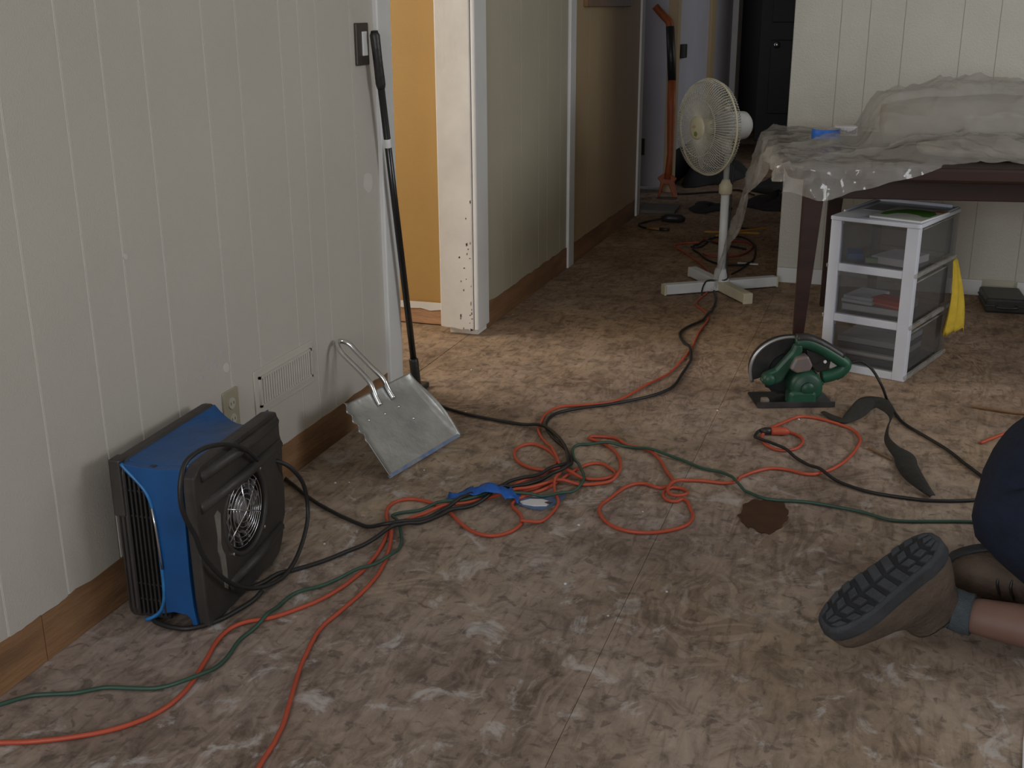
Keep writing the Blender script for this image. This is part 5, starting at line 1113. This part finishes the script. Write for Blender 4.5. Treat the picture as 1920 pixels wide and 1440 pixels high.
 'hall_black': (0.005, [-0.985,5.886,0.006,-0.962,5.879,0.006,-0.941,5.886,0.006,-0.934,5.909,0.006,-0.93,5.933,0.006,-0.928,5.957,0.006,-0.927,5.981,0.006,-0.925,6.005,0.006,-0.924,6.029,0.007,-0.923,6.052,0.011,-0.922,6.076,0.014,-0.92,6.1,0.013,-0.917,6.124,0.008,-0.913,6.147,0.006,-0.908,6.171,0.006,-0.898,6.193,0.006,-0.884,6.212,0.006,-0.867,6.229,0.006,-0.846,6.241,0.006,-0.823,6.247,0.006,-0.799,6.245,0.006,-0.778,6.234,0.006,-0.76,6.218,0.006,-0.745,6.2,0.006,-0.732,6.179,0.006,-0.721,6.158,0.006,-0.712,6.136,0.006,-0.704,6.113,0.006,-0.697,6.09,0.006,-0.69,6.067,0.009,-0.684,6.044,0.013,-0.679,6.021,0.014,-0.674,5.997,0.014,-0.669,5.974,0.014,-0.665,5.95,0.011,-0.661,5.927,0.007,-0.657,5.903,0.006,-0.654,5.879,0.006,-0.651,5.855,0.006,-0.648,5.831,0.006,-0.645,5.808,0.006,-0.643,5.784,0.006,-0.641,5.76,0.006,-0.639,5.736,0.006,-0.637,5.712,0.006,-0.636,5.688,0.006,-0.636,5.664,0.006,-0.636,5.639,0.006,-0.637,5.615,0.006,-0.639,5.591,0.006,-0.643,5.568,0.006,-0.649,5.544,0.006,-0.661,5.524,0.006,-0.682,5.513,0.006,-0.706,5.507,0.006,-0.729,5.501,0.006,-0.753,5.5,0.006,-0.775,5.509,0.006,-0.795,5.522,0.006,-0.813,5.538,0.006,-0.829,5.556,0.006,-0.843,5.575,0.006,-0.856,5.596,0.006,-0.867,5.617,0.006,-0.877,5.639,0.006,-0.886,5.661,0.006,-0.895,5.684,0.006,-0.904,5.706,0.006,-0.914,5.728,0.006,-0.925,5.749,0.006,-0.937,5.77,0.006,-0.95,5.79,0.006,-0.961,5.812,0.006,-0.967,5.835,0.007,-0.969,5.858,0.012,-0.969,5.882,0.016,-0.967,5.906,0.014,-0.965,5.929,0.009,-0.961,5.953,0.006,-0.956,5.976,0.007,-0.948,5.999,0.012,-0.934,6.018,0.016,-0.911,6.023,0.014,-0.889,6.017,0.009,-0.867,6.007,0.006,-0.846,5.995,0.006,-0.825,5.984,0.006,-0.804,5.973,0.006,-0.783,5.96,0.006,-0.763,5.947,0.006,-0.743,5.933,0.006,-0.724,5.919,0.006,-0.704,5.906,0.006]),
 'hall_black_b': (0.004, [-0.691,5.307,0.005,-0.686,5.33,0.005,-0.681,5.353,0.005,-0.676,5.375,0.005,-0.671,5.398,0.005,-0.667,5.421,0.005,-0.663,5.443,0.005,-0.66,5.466,0.005,-0.656,5.489,0.007,-0.651,5.511,0.012,-0.645,5.533,0.015,-0.636,5.555,0.015,-0.628,5.576,0.011]),
 'hall_far': (0.005, [-0.867,6.573,0.006,-0.852,6.552,0.006,-0.837,6.531,0.006,-0.82,6.512,0.006,-0.8,6.496,0.006,-0.777,6.486,0.006,-0.752,6.486,0.006,-0.73,6.499,0.006,-0.709,6.513,0.006]),
 'hall_far_b': (0.006, [-1.389,7.606,0.007,-1.366,7.611,0.007,-1.342,7.616,0.007,-1.321,7.626,0.007,-1.301,7.639,0.007,-1.283,7.654,0.007,-1.266,7.67,0.007,-1.249,7.687,0.007,-1.231,7.703,0.007,-1.213,7.718,0.007,-1.194,7.732,0.007,-1.175,7.745,0.007,-1.155,7.758,0.007,-1.136,7.773,0.007,-1.119,7.789,0.007,-1.105,7.808,0.007,-1.092,7.828,0.007,-1.079,7.847,0.007,-1.064,7.866,0.007,-1.047,7.882,0.007,-1.025,7.889,0.007,-1.004,7.88,0.007,-0.988,7.863,0.007,-0.973,7.844,0.007,-0.96,7.825,0.007,-0.948,7.805,0.007,-0.935,7.784,0.007,-0.923,7.764,0.007,-0.911,7.744,0.007,-0.898,7.724,0.007,-0.885,7.704,0.007]),
}



def cable(key):
    r, f = CABLES[key]
    return r, [tuple(f[i:i + 3]) for i in range(0, len(f), 3)]


def cord(name, key, m, label, extra=None, lift=None, group=None):
    r, P = cable(key)
    if lift:
        P = lift(P)
    b = MB().tube(catmull(P, 2), r, 8)
    if not extra:
        o = b.build(name, m, smooth=True)
        return tag(o, label, 'cord', group)
    t = thing(name, label, 'cord', (P[0][0], P[0][1], 0), 0, group)
    b.v = [(x - P[0][0], y - P[0][1], z) for x, y, z in b.v]
    b.build('cord', m, t, smooth=True)
    for nm, path, rr, mm in extra:
        MB().tube([(x - P[0][0], y - P[0][1], z) for x, y, z in path], rr, 10).build(nm, mm, t, smooth=True)
    return t


cord('extension_cord', 'orange_a', M_CORDO, 'orange extension cord entering at lower left edge and coiling in the tangle')
cord('extension_cord', 'orange_b', M_CORDO, 'orange extension cord ending in a socket near the circular saw', [
    ('socket', [(-.280, 3.230, .0125), (-.272, 3.232, .0125), (-.240, 3.239, .0125), (-.229, 3.242, .0115)], [.0115, .0125, .012, .006], M_CORDO)])
cord('extension_cord', 'orange_c', M_CORDO, 'orange cord running from the tangle past the fan base')
cord('extension_cord', 'green', M_CORDG, 'dark green cord snaking across the floor from left edge to kneeling person')
cord('power_cable', 'black_a', M_CORDK, 'black cord running from the fan base through the tangle to the air mover')
cord('power_cable', 'black_b', M_CORDK, 'black cord from behind the dustpan joining the taped bundle')


def saw_lift(P):
    n = len(P)
    out = []
    for i, (x, y, z) in enumerate(P):
        t = i / (n - 1)
        out.append((x, y, z + .10 * max(0, 1 - t / .22) ** 1.6))
    return out


rS, PS = cable('saw_cord')
# leaves the strain relief in the air and settles on the plywood
sp = Matrix.Translation((-.345, 3.475, 0)) @ Matrix.Rotation(RAD(20), 4, 'Z') @ Vector((gx + .190, .045, gz + .026))
PSn = [tuple(sp), (sp.x + .03, sp.y + .012, sp.z + .004), (sp.x + .065, sp.y + .01, sp.z - .018), (sp.x + .098, sp.y - .012, sp.z - .06)] + [p for p in PS if p[0] > sp.x + .118]
tag(MB().tube(catmull(PSn, 3), rS, 8).build('power_cable', M_CORDK, smooth=True), 'black cord rising from the circular saw handle towards the person', 'cord')
tagp = cord('power_cable', 'pigtail', M_CORDK, 'black cord plugged into the orange socket and leading to the person', [
    ('plug', [(-.310, 3.222, .0115), (-.300, 3.225, .0115), (-.281, 3.230, .0122)], [.006, .0095, .0105], M_BLACK)])
cord('extension_cord', 'hall_red', M_CORDR, 'dull red cord looped on the floor behind the fan')
cord('power_cable', 'hall_black', M_CORDK, 'black cord coiled on the floor behind the fan')
cord('power_cable', 'hall_black_b', M_CORDK, 'short black cord end behind the fan base')
cord('power_cable', 'hall_far', M_CORDK, 'thin black cord on the hallway floor beyond the yellow sticks')
cord('power_cable', 'hall_far_b', M_CORDK, 'black cord lying across the far end of the hallway floor')
tag(MB().tube(catmull([(.30, 3.335, .005), (.332, 3.383, .005), (.404, 3.48, .005), (.52, 3.60, .005), (.70, 3.66, .005)], 5), .0045, 8).build('extension_cord', M_CORDO, smooth=True), 'red orange cord peeking out behind the kneeling person', 'cord')
# ================================================================== small things on the floor
st_ = [(-0.147, 3.466, .004, .012, 0), (-0.119, 3.425, .004, .016, .2), (-0.083, 3.401, .004, .020, .3), (-0.05, 3.447, .012, .034, .5), (-0.026, 3.512, .018, .038, .6), (0.004, 3.536, .022, .036, .5), (0.036, 3.489, .022, .026, .9), (0.053, 3.424, .020, .016, 1.2), (0.044, 3.328, .018, .016, 1.3), (0.044, 3.238, .014, .016, 1.1), (0.067, 3.173, .008, .022, .7), (0.092, 3.133, .005, .036, .3), (0.1, 3.068, .006, .036, .3), (0.115, 2.986, .010, .032, .5), (0.137, 2.93, .010, .022, .5), (0.163, 2.893, .004, .010, .2)]
pts = catmull(st_, 4)
rows = []
for i, (x, y, z, hw, tw) in enumerate(pts):
    a, b = pts[max(0, i - 1)], pts[min(len(pts) - 1, i + 1)]
    d = Vector((b[0] - a[0], b[1] - a[1], 0)).normalized()
    sd = Vector((-d.y, d.x, 0))
    row = []
    for k in range(5):
        s_ = (k / 4 - .5) * 2
        q = Vector((x, y, max(.0025, z))) + sd * (hw * .78 * s_ * cos(tw)) + Vector((0, 0, 1)) * (hw * sin(tw) * (s_ + 1) * .5 + .003 * (1 - s_ * s_))
        row.append(tuple(q))
    rows.append(row)
tag(MB().grid(rows).build('strap', M_STRAP, smooth=True, solid=.0022), 'twisted dark webbing strap lying below the circular saw', 'strap')

stain = [(-0.292, 2.696), (-0.275, 2.736), (-0.247, 2.75), (-0.22, 2.744), (-0.197, 2.746), (-0.18, 2.704), (-0.176, 2.659), (-0.185, 2.62), (-0.194, 2.573), (-0.216, 2.548), (-0.238, 2.558), (-0.254, 2.571), (-0.271, 2.592), (-0.291, 2.631)]
so = [(x, y) for x, y, _ in catmull([(a, b, 0) for a, b in stain + stain[:1]], 3)[:-1]]
so = [(x + rnd.uniform(-.005, .005), y + rnd.uniform(-.009, .009)) for x, y in so]
tag(MB().prism(so, ((0, 0, 0), (1, 0, 0), (0, 1, 0), (0, 0, 1)), .0003, .0022).build('brown_patch', M_STAIN), 'dark brown ragged patch on the plywood next to the green cord', 'stain')

tp1 = [(-1.017, 2.523), (-0.952, 2.538), (-0.944, 2.567), (-0.882, 2.572), (-0.853, 2.554), (-0.858, 2.541), (-0.912, 2.529), (-0.935, 2.506), (-0.996, 2.481)]
rows = []
c1 = catmull([(-1.006, 2.500, .006), (-.965, 2.518, .012), (-.938, 2.535, .028), (-.905, 2.548, .036), (-.870, 2.551, .026), (-.846, 2.553, .010), (-.83, 2.556, .004)], 4)
for i, (x, y, z) in enumerate(c1):
    rows.append([(x - .012 * k * .2, y + (k / 5 - .5) * .052 * (1 - .25 * sin(i)), z + .003 * sin(i * 1.3 + k * 1.7) + .003 - .02 * abs(k / 5 - .5) * (z > .02)) for k in range(6)])
tag(MB().grid(rows).build('masking_tape', M_TAPE, smooth=True, solid=.0012), 'crumpled blue masking tape wrapped over the cord bundle', 'tape')
tp2 = [(-0.851, 2.56), (-0.825, 2.579), (-0.767, 2.593), (-0.737, 2.63), (-0.73, 2.61), (-0.743, 2.557), (-0.765, 2.513), (-0.795, 2.513), (-0.831, 2.528)]
tm = thing('masking_tape', 'dirty flattened blue masking tape scrap with white plaster inside the tangle', 'tape', (-.79, 2.55, 0))
MB().prism([(x + .79, y - 2.55) for x, y in tp2], ((0, 0, 0), (1, 0, 0), (0, 1, 0), (0, 0, 1)), .0005, .0022).build('tape_scrap', mat('dirty_blue_tape', (.10, .17, .30), .7, var=.4, vscale=25), tm)
MB().prism([(-.04, -.01), (-.02, .012), (.01, .02), (.035, .012), (.03, -.012), (.0, -.022), (-.03, -.02)], ((0, 0, 0), (1, 0, 0), (0, 1, 0), (0, 0, 1)), .0022, .006).build('plaster_lump', M_PAPER, tm)
MB().prism([(.022, .0), (.03, .01), (.04, .006), (.036, -.006)], ((0, 0, 0), (1, 0, 0), (0, 1, 0), (0, 0, 1)), .006, .0075).build('dark_crumb', M_BROWNDARK, tm)

pn = thing('pencil', 'short worn wooden pencil on the plywood beside the strap', 'pencil', (-.012, 3.206, .004), math.atan2(-.079, .073))
MB().tube([(.012, 0, 0), (.105, 0, 0)], .0036, 6).build('pencil_body', mat('bare_wood_pencil', (.20, .125, .06), .6), pn)
MB().tube([(.0, 0, 0), (.012, 0, 0)], [.0006, .0036], 6).build('sharpened_tip', M_RAWLIGHT, pn)
tag(MB().tube(catmull([(.288, 3.665, .0045), (.34, 3.65, .006), (.40, 3.64, .005), (.46, 3.645, .0045), (.52, 3.66, .0045)], 3), [.003] + [.0045] * 11 + [.003], 6).build('dark_stick', M_RAW), 'thin dark splinter of wood on the floor above the person', 'stick')

chip_px = [(-1.339, 3.555), (-1.205, 3.141), (-1.146, 2.666), (-0.834, 2.907), (-1.337, 2.512), (-1.196, 2.177), (-0.603, 2.163), (-0.386, 2.196), (-0.214, 3.39), (-1.303, 2.527), (-1.44, 4.312), (-0.463, 3.395), (-0.481, 2.057), (-0.654, 2.46), (-0.523, 2.584)]
near = ['in front of the doorway', 'beside the black cord at the dustpan', 'below the dustpan edge', 'inside the small orange loop', 'right of the air mover', 'near the air mover cord', 'on the bare plywood centre', 'right of the plywood seam', 'in front of the circular saw', 'between air mover and dustpan', 'by the hallway baseboard strip', 'left of the circular saw', 'at the lower plywood seam', 'below the orange tangle', 'left of the big orange loop']
for (x, y), nr in zip(chip_px, near):
    m = MB()
    r = rnd.uniform(.0022, .0042)
    n = 7
    a0 = rnd.random() * 6
    ring0 = [(x + r * cos(a0 + 2 * pi * k / n) * rnd.uniform(.7, 1.1), y + r * 1.2 * sin(a0 + 2 * pi * k / n) * rnd.uniform(.7, 1.1), .0004) for k in range(n)]
    ring1 = [(x + (p[0] - x) * .6, y + (p[1] - y) * .6, .0004 + r * .55) for p in ring0]
    m.loft([ring0, ring1])
    tag(m.build('plaster_chip', M_PAPER), 'tiny white plaster chip ' + nr, 'debris', 'plaster chips on the floor')
pp = [(.285, 1.74), (.296, 1.86), (.306, 1.93), (.46, 1.96), (.47, 1.70)]
tag(MB().prism(pp, ((0, 0, 0), (1, 0, 0), (0, 1, 0), (0, 0, 1)), .0006, .0024).build('white_board', M_PAPER), 'corner of a white sheet on the floor at lower right', 'sheet')

# ================================================================== hallway clutter
bd_ = thing('grey_plank', 'flat grey plank lying across the far doorway', 'plank', (-1.39, 6.97, 0), RAD(3))
B((-.11, -.13, .001), (.13, .13, .022), 'plank_body', mat('weathered_grey_wood', (.16, .15, .13), .8, var=.3, stretch=(.3, 2, 1)), bd_, bevel=.002)
B((-.112, -.128, .023), (-.09, .128, .026), 'end_cleat', mat('weathered_grey_wood', (.16, .15, .13)), bd_)
pr_ = thing('pry_tool', 'black handled hand tool with a looped cord near the hallway wall', 'tool', (-1.22, 6.58, 0), RAD(14))
MB().tube([(-.06, .0, .022), (-.02, .0, .026), (.05, .0, .024), (.075, .0, .018)], [.016, .024, .024, .014], 10).build('handle', M_BLACK, pr_, smooth=True)
MB().tube(catmull([(-.06, 0, .022), (-.14, -.02, .008), (-.19, -.09, .006), (-.18, -.18, .006), (-.12, -.24, .006), (-.06, -.27, .006)], 5), .006, 8).build('cord_loop', M_CORDK, pr_, smooth=True)
MB().tube([(-.15, -.225, .010), (-.08, -.265, .010)], .008, 8).build('brown_grip', mat('ochre_grip', (.25, .12, .03), .6), pr_, smooth=True)
MB().tube([(-.08, -.265, .010), (-.03, -.285, .010)], [.010, .007], 8).build('black_tip', M_BLACK, pr_, smooth=True)
for k, (p, q, m_, lb) in enumerate((((-.985, 6.32), (-.69, 6.36), 'yellow', 'yellow stick crossing another on the hallway floor'), ((-.90, 6.18), (-.66, 6.50), 'yellow', 'longer yellow stick lying diagonally behind the fan pole'))):
    tag(MB().tube([(p[0], p[1], .006 + .008 * k), ((p[0] + q[0]) / 2, (p[1] + q[1]) / 2, .008 + .012 * k), (q[0], q[1], .006 + .008 * k)], .006, 6).build('yellow_stick', mat('yellow_wood', (.42, .22, .04), .6)), lb, 'stick', 'yellow sticks in the hallway')
tag(MB().box((-.70, 5.558, .001), (-.60, 5.578, .007), Matrix.Identity(4)).build('white_strip', M_PAPER, bevel=.001), 'thin white strip on the floor right of the fan pole', 'strip')


def rag(name, label, cx, cy, rx, ry, h, m, seed):
    rr = random.Random(seed)
    rows = []
    n, k = 9, 22
    ph_ = [rr.uniform(0, 6) for _ in range(6)]
    for i in range(n):
        t = i / (n - 1)
        row = []
        for j in range(k):
            a = 2 * pi * j / k
            ed = 1 + .18 * sin(3 * a + ph_[0]) + .1 * sin(5 * a + ph_[1])
            r = t * ed
            z = .003 + h * (1 - t) ** .7 * (.7 + .3 * sin(4 * a + ph_[2] + 5 * t)) + .006 * (1 - t) * sin(9 * a + ph_[3])
            row.append((cx + rx * r * cos(a), cy + ry * r * sin(a), max(.0035, z)))
        row.append(row[0])
        rows.append(row)
    return tag(MB().grid(rows).build(name, m, smooth=True, solid=.003), label, 'cloth')


M_RAGD = mat('dark_rag_cloth', (.028, .026, .028), .9, var=.4, vscale=12, bump=.4)
rag('dark_rag', 'flattened dark rag on the hallway floor left of the fan pole', -1.095, 7.15, .125, .20, .02, M_RAGD, 3)
rag('dark_rag', 'bunched black cloth on the hallway floor behind the fan pole', -.70, 7.40, .18, .30, .09, M_RAGD, 5)
rag('dark_rag', 'black heap of cloth against the far lavender door', -1.28, 8.55, .20, .55, .26, M_RAGD, 8)
rag('dark_rag', 'dark cloth heap at the far right of the hallway floor', -.72, 8.2, .22, .45, .10, M_RAGD, 11)

ot = thing('orange_scraper', 'orange long-handled scraper with black grip leaning in the far doorway', 'scraper', (-1.42, 7.45, 0))
Lp = lambda x, y, z: (x + 1.42, y - 7.45, z)
MB().tube([Lp(-1.425, 7.47, .12), Lp(-1.421, 7.52, .28), Lp(-1.44, 7.59, .58), Lp(-1.448, 7.62, .735)], [.022, .020, .027, .026], 12).build('lower_shaft', M_ORANGE, ot, smooth=True)
MB().tube([Lp(-1.448, 7.62, .73), Lp(-1.482, 7.66, 1.07)], .026, 12).build('grip', M_BLACK, ot, smooth=True)
MB().tube(catmull([Lp(-1.482, 7.66, 1.065), Lp(-1.492, 7.665, 1.10), Lp(-1.53, 7.675, 1.135), Lp(-1.565, 7.675, 1.172), Lp(-1.585, 7.675, 1.195)], 4), .024, 12).build('bent_handle', M_ORANGE, ot, smooth=True)
MB().prism([(-.065, .125), (-.03, .15), (.03, .15), (.065, .125), (.05, .10), (.078, .004), (.05, .002), (.012, .085), (-.018, .085), (-.040, .006), (-.055, .004), (-.040, .10)], (Lp(-1.43, 7.47, 0), (1, 0, 0), (0, .12, 1), (0, -1, 0)), -.012, .012).build('forked_foot', M_ORANGE, ot, bevel=.006)
MB().box((-.06, -.04, .001), (.07, .0, .008)).build('blade', M_STEELD, ot, bevel=.001)

ox = thing('hall_outlet', 'dark outlet plate low on the lavender recess wall', 'outlet', (-1.665, 7.72, .24))
B((-.045, -.006, 0), (.03, 0, .11), 'plate', M_BROWNDARK, ox, bevel=.002)
B((-.02, -.008, .02), (.005, -.006, .09), 'socket', M_BLACK, ox, bevel=.001)

# ================================================================== kneeling person at the right edge
PV = Vector((.34, 2.46, 0))
pe = thing('person', 'person kneeling at the right edge in navy shorts and brown hiking boots', 'person', tuple(PV))
W = lambda x, y, z: (x - PV.x, y - PV.y, z)


def skinned(name, m, chains, parent, root, sub=2):
    """chains: lists of (point, radius); points shared by equality are merged"""
    vs, rs, es, idx = [], [], [], {}
    for ch in chains:
        prev = None
        for p, r in ch:
            key = tuple(round(c, 4) for c in p)
            if key not in idx:
                idx[key] = len(vs)
                vs.append(p)
                rs.append(r)
            k = idx[key]
            if prev is not None and prev != k:
                es.append((prev, k))
            prev = k
    me = bpy.data.meshes.new(name)
    me.from_pydata(vs, es, [])
    me.materials.append(m)
    o = bpy.data.objects.new(name, me)
    COL.objects.link(o)
    o.parent = parent
    sk = o.modifiers.new('skin', 'SKIN')
    sk.use_smooth_shade = True
    for k, r in enumerate(rs):
        me.skin_vertices[0].data[k].radius = (r, r) if not isinstance(r, tuple) else r
    for k in range(len(vs)):
        me.skin_vertices[0].data[k].use_root = (k == idx[tuple(round(c, 4) for c in root)])
    q = o.modifiers.new('sub', 'SUBSURF')
    q.levels = q.render_levels = sub
    return o


pel = W(.345, 2.46, .225)
rh, rk, ra = W(.320, 2.36, .21), W(.60, 2.095, .075), W(.195, 2.185, .058)
lh, lk, la = W(.345, 2.57, .21), W(.74, 2.56, .08), W(.375, 2.31, .062)
mid, chest, neck, head0, head1 = W(.56, 2.47, .40), W(.74, 2.48, .58), W(.86, 2.48, .70), W(.92, 2.48, .735), W(1.0, 2.48, .75)
rsh, rel, rwr = W(.73, 2.30, .60), W(.83, 2.22, .35), W(.98, 2.18, .12)
lsh, lel, lwr = W(.74, 2.66, .60), W(.86, 2.74, .36), W(1.02, 2.70, .12)
L3 = lambda a, b, t: tuple(a[i] + (b[i] - a[i]) * t for i in range(3))
body = [[(pel, .13), (rh, .10), (L3(rh, rk, .5), .08), (rk, .062), (L3(rk, ra, .3), .057), (L3(rk, ra, .7), .046), (ra, .037)],
        [(pel, .13), (lh, .10), (L3(lh, lk, .5), .08), (lk, .062), (L3(lk, la, .3), .057), (L3(lk, la, .7), .045), (la, .037)],
        [(pel, .13), (mid, .125), (chest, .14), (neck, .058), (head0, .075), (head1, .088)],
        [(chest, .14), (rsh, .06), (rel, .043), (L3(rel, rwr, .6), .036), (rwr, .027)],
        [(chest, .14), (lsh, .06), (lel, .043), (L3(lel, lwr, .6), .036), (lwr, .027)]]
for wr, sgn in ((rwr, 1), (lwr, -1)):
    palm = (wr[0] + .055, wr[1], .055)
    body.append([(wr, .027), (palm, .026)])
    for k, ln in enumerate((.062, .072, .066, .052)):
        yo = sgn * (-.030 + .02 * k)
        k0 = (palm[0] + .025, palm[1] + yo, .035)
        body.append([(palm, .026), (k0, .0105), (k0[0] + ln * .55, k0[1] + yo * .15, .024), (k0[0] + ln, k0[1] + yo * .2, .011)][0:1] + [(k0, .0105), ((k0[0] + ln * .55, k0[1] + yo * .15, .024), .009), ((k0[0] + ln, k0[1] + yo * .2, .011), .008)])
    th = (palm[0] - .01, palm[1] + sgn * .04, .03)
    body.append([(palm, .026), (th, .011), ((th[0] + .035, th[1] + sgn * .022, .013), .0095)])
skinned('body', M_SKIN, body, pe, pel)
skinned('shorts', M_NAVY, [[(W(.50, 2.47, .33), .15), (pel, (.165, .150)), (rh, .130), (L3(rh, rk, .45), .110), (L3(rh, rk, .72), .098)], [(pel, (.165, .150)), (lh, .130), (L3(lh, lk, .45), .110), (L3(lh, lk, .72), .098)]], pe, pel)
skinned('shirt', M_SHIRT, [[(L3(pel, mid, .42), .158), (L3(pel, mid, .75), .156), (mid, .152), (chest, .165), (L3(chest, neck, .65), .09)], [(chest, .165), (rsh, .078), (L3(rsh, rel, .55), .062)], [(chest, .165), (lsh, .078), (L3(lsh, lel, .55), .062)]], pe, mid)
hr = MB().lathe([(.02, .0), (.075, .012), (.105, .05), (.108, .085), (.09, .12), (.05, .14), (.004, .148)], (W(.97, 2.48, .70), (1, 0, 0), (0, 1, 0), (-.35, 0, .94)), 24).build('hair', M_HAIR, pe, smooth=True)
# face: eyes, nose, mouth, ears, looking down to the work
for sg in (-1, 1):
    MB().lathe([(.004, -.006), (.011, -.002), (.008, .005), (.001, .007)], (W(1.075, 2.48 + sg * .032, .715), (0, 1, 0), (-.6, 0, .8), (.8, 0, -.6)), 12).build('eye', M_PAPER, pe, smooth=True)
    MB().lathe([(.004, 0), (.022, .004), (.018, .012), (.004, .014)], (W(.965, 2.48 + sg * .086, .73), (1, 0, 0), (0, 0, 1), (0, sg, 0)), 14).build('ear', M_SKIN, pe, smooth=True)
MB().tube([W(1.085, 2.48, .71), W(1.095, 2.48, .685), W(1.085, 2.48, .672)], [.009, .014, .011], 10).build('nose', M_SKIN, pe, smooth=True)
MB().tube([W(1.06, 2.455, .648), W(1.068, 2.48, .644), W(1.06, 2.505, .648)], [.004, .007, .004], 8).build('mouth', mat('lips', (.32, .12, .10), .5), pe, smooth=True)


def boot(T, Hl, C, tread):
    T, Hl, C = Vector(T), Vector(Hl), Vector(C)
    e = (Hl - T).normalized()
    up = (C - T)
    up = (up - e * up.dot(e)).normalized()
    sd = e.cross(up).normalized()
    T = T - e * .016
    Lb = .278
    fp = lambda s, q, h: tuple(T + e * s + sd * q + up * h - PV)
    def ringat(h, s0, s1, w, n=24, p=.72):
        out = []
        for k in range(n):
            a = 2 * pi * k / n
            ca, sa = cos(a), sin(a)
            ss = (s0 + s1) / 2 + math.copysign(abs(ca) ** p, ca) * (s1 - s0) / 2
            waist = 1 - .16 * math.exp(-((ss - .62 * Lb) / .05) ** 2) * (h < .06)
            out.append(fp(ss, math.copysign(abs(sa) ** p, sa) * w * waist, h))
        return out
    prof = [(.002, .004, Lb - .004, .046), (.03, .003, Lb, .049), (.05, .010, Lb - .003, .049), (.068, .045, Lb - .006, .046), (.085, .085, Lb - .010, .043), (.105, .115, Lb - .016, .041), (.13, .130, Lb - .020, .041), (.152, .134, Lb - .022, .043), (.160, .137, Lb - .025, .041), (.150, .145, Lb - .033, .036)]
    up_ = MB().loft([ringat(*q) for q in prof]).build('boot', M_SUEDE, pe, smooth=True)
    sl = MB().loft([ringat(-.022, .006, Lb - .006, .043), ringat(-.016, .0, Lb + .003, .048), ringat(.004, -.003, Lb + .005, .051), ringat(.012, .0, Lb + .003, .051)]).build('midsole', M_RUBBER, up_, smooth=False, bevel=.002)
    if tread:
        def halfw(v):
            m = .5 * Lb
            e_ = max(0.0, 1 - abs((v - m) / (m - .002)) ** 2.6) ** .5
            return .045 * e_ * (1 - .16 * math.exp(-((v - .62 * Lb) / .05) ** 2))
        for ri in range(9):
            s0 = .014 + ri * .0290
            s1 = s0 + .0215
            for sg in (-1, 1):
                if ri in (3, 4, 5):
                    spans = [(.06, .96)]
                else:
                    spans = [(.06, .50), (.60, .97)]
                for a_, b_ in spans:
                    quad = []
                    for sv, fr in ((s0, a_), (s0 + .008, b_), (s1 + .006, b_), (s1, a_)):
                        sv = min(max(sv, .008), Lb - .008)
                        quad.append((sv, sg * fr * halfw(sv)))
                    cx_ = sum(q[0] for q in quad) / 4
                    cy_ = sum(q[1] for q in quad) / 4
                    vs = [fp(a, b, -.0205) for a, b in quad] + [fp(cx_ + (a - cx_) * .86, cy_ + (b - cy_) * .86, -.0275) for a, b in quad]
                    MB().add(vs, [(0, 1, 2, 3), (7, 6, 5, 4), (0, 4, 5, 1), (1, 5, 6, 2), (2, 6, 7, 3), (3, 7, 4, 0)]).build('lug', M_RUBBER, up_, bevel=.0015)
        MB().loft([ringat(-.0215, .010, Lb - .010, .040), ringat(-.0225, .010, Lb - .010, .040)]).build('outsole', M_RUBBERD, up_)
    for k in range(4):
        s = .065 + .022 * k
        h = .062 + .017 * k
        MB().tube(catmull([fp(s + .012, -.036, h - .012), fp(s - .002, -.015, h + .006), fp(s + .004, .015, h + .006), fp(s + .012, .036, h - .012)], 4), .0032, 6).build('lace', M_BLACK, up_, smooth=True)
    return fp


fp = boot((-.037, 2.02, .075), (.128, 2.12, .215), (.172, 2.195, .050), True)
cs = [fp(.205, 0, .125), fp(.203, 0, .150), fp(.2, 0, .165)]
MB().tube(catmull([cs[0], cs[1], W(.178, 2.185, .066), W(.205, 2.180, .062), W(.222, 2.176, .062)], 5), [.036] * 5 + [.039] * 5 + [.0415] * 6 + [.0415] * 5, 20).build('sock', M_SOCK, pe, smooth=True)
fp2 = boot((.195, 2.395, .055), (.43, 2.43, .09), (.375, 2.30, .062), False)
MB().tube(catmull([fp2(.20, 0, .10), fp2(.20, 0, .11), W(.385, 2.32, .064), W(.43, 2.34, .066)], 5), .038, 18).build('sock', M_SOCK, pe, smooth=True)
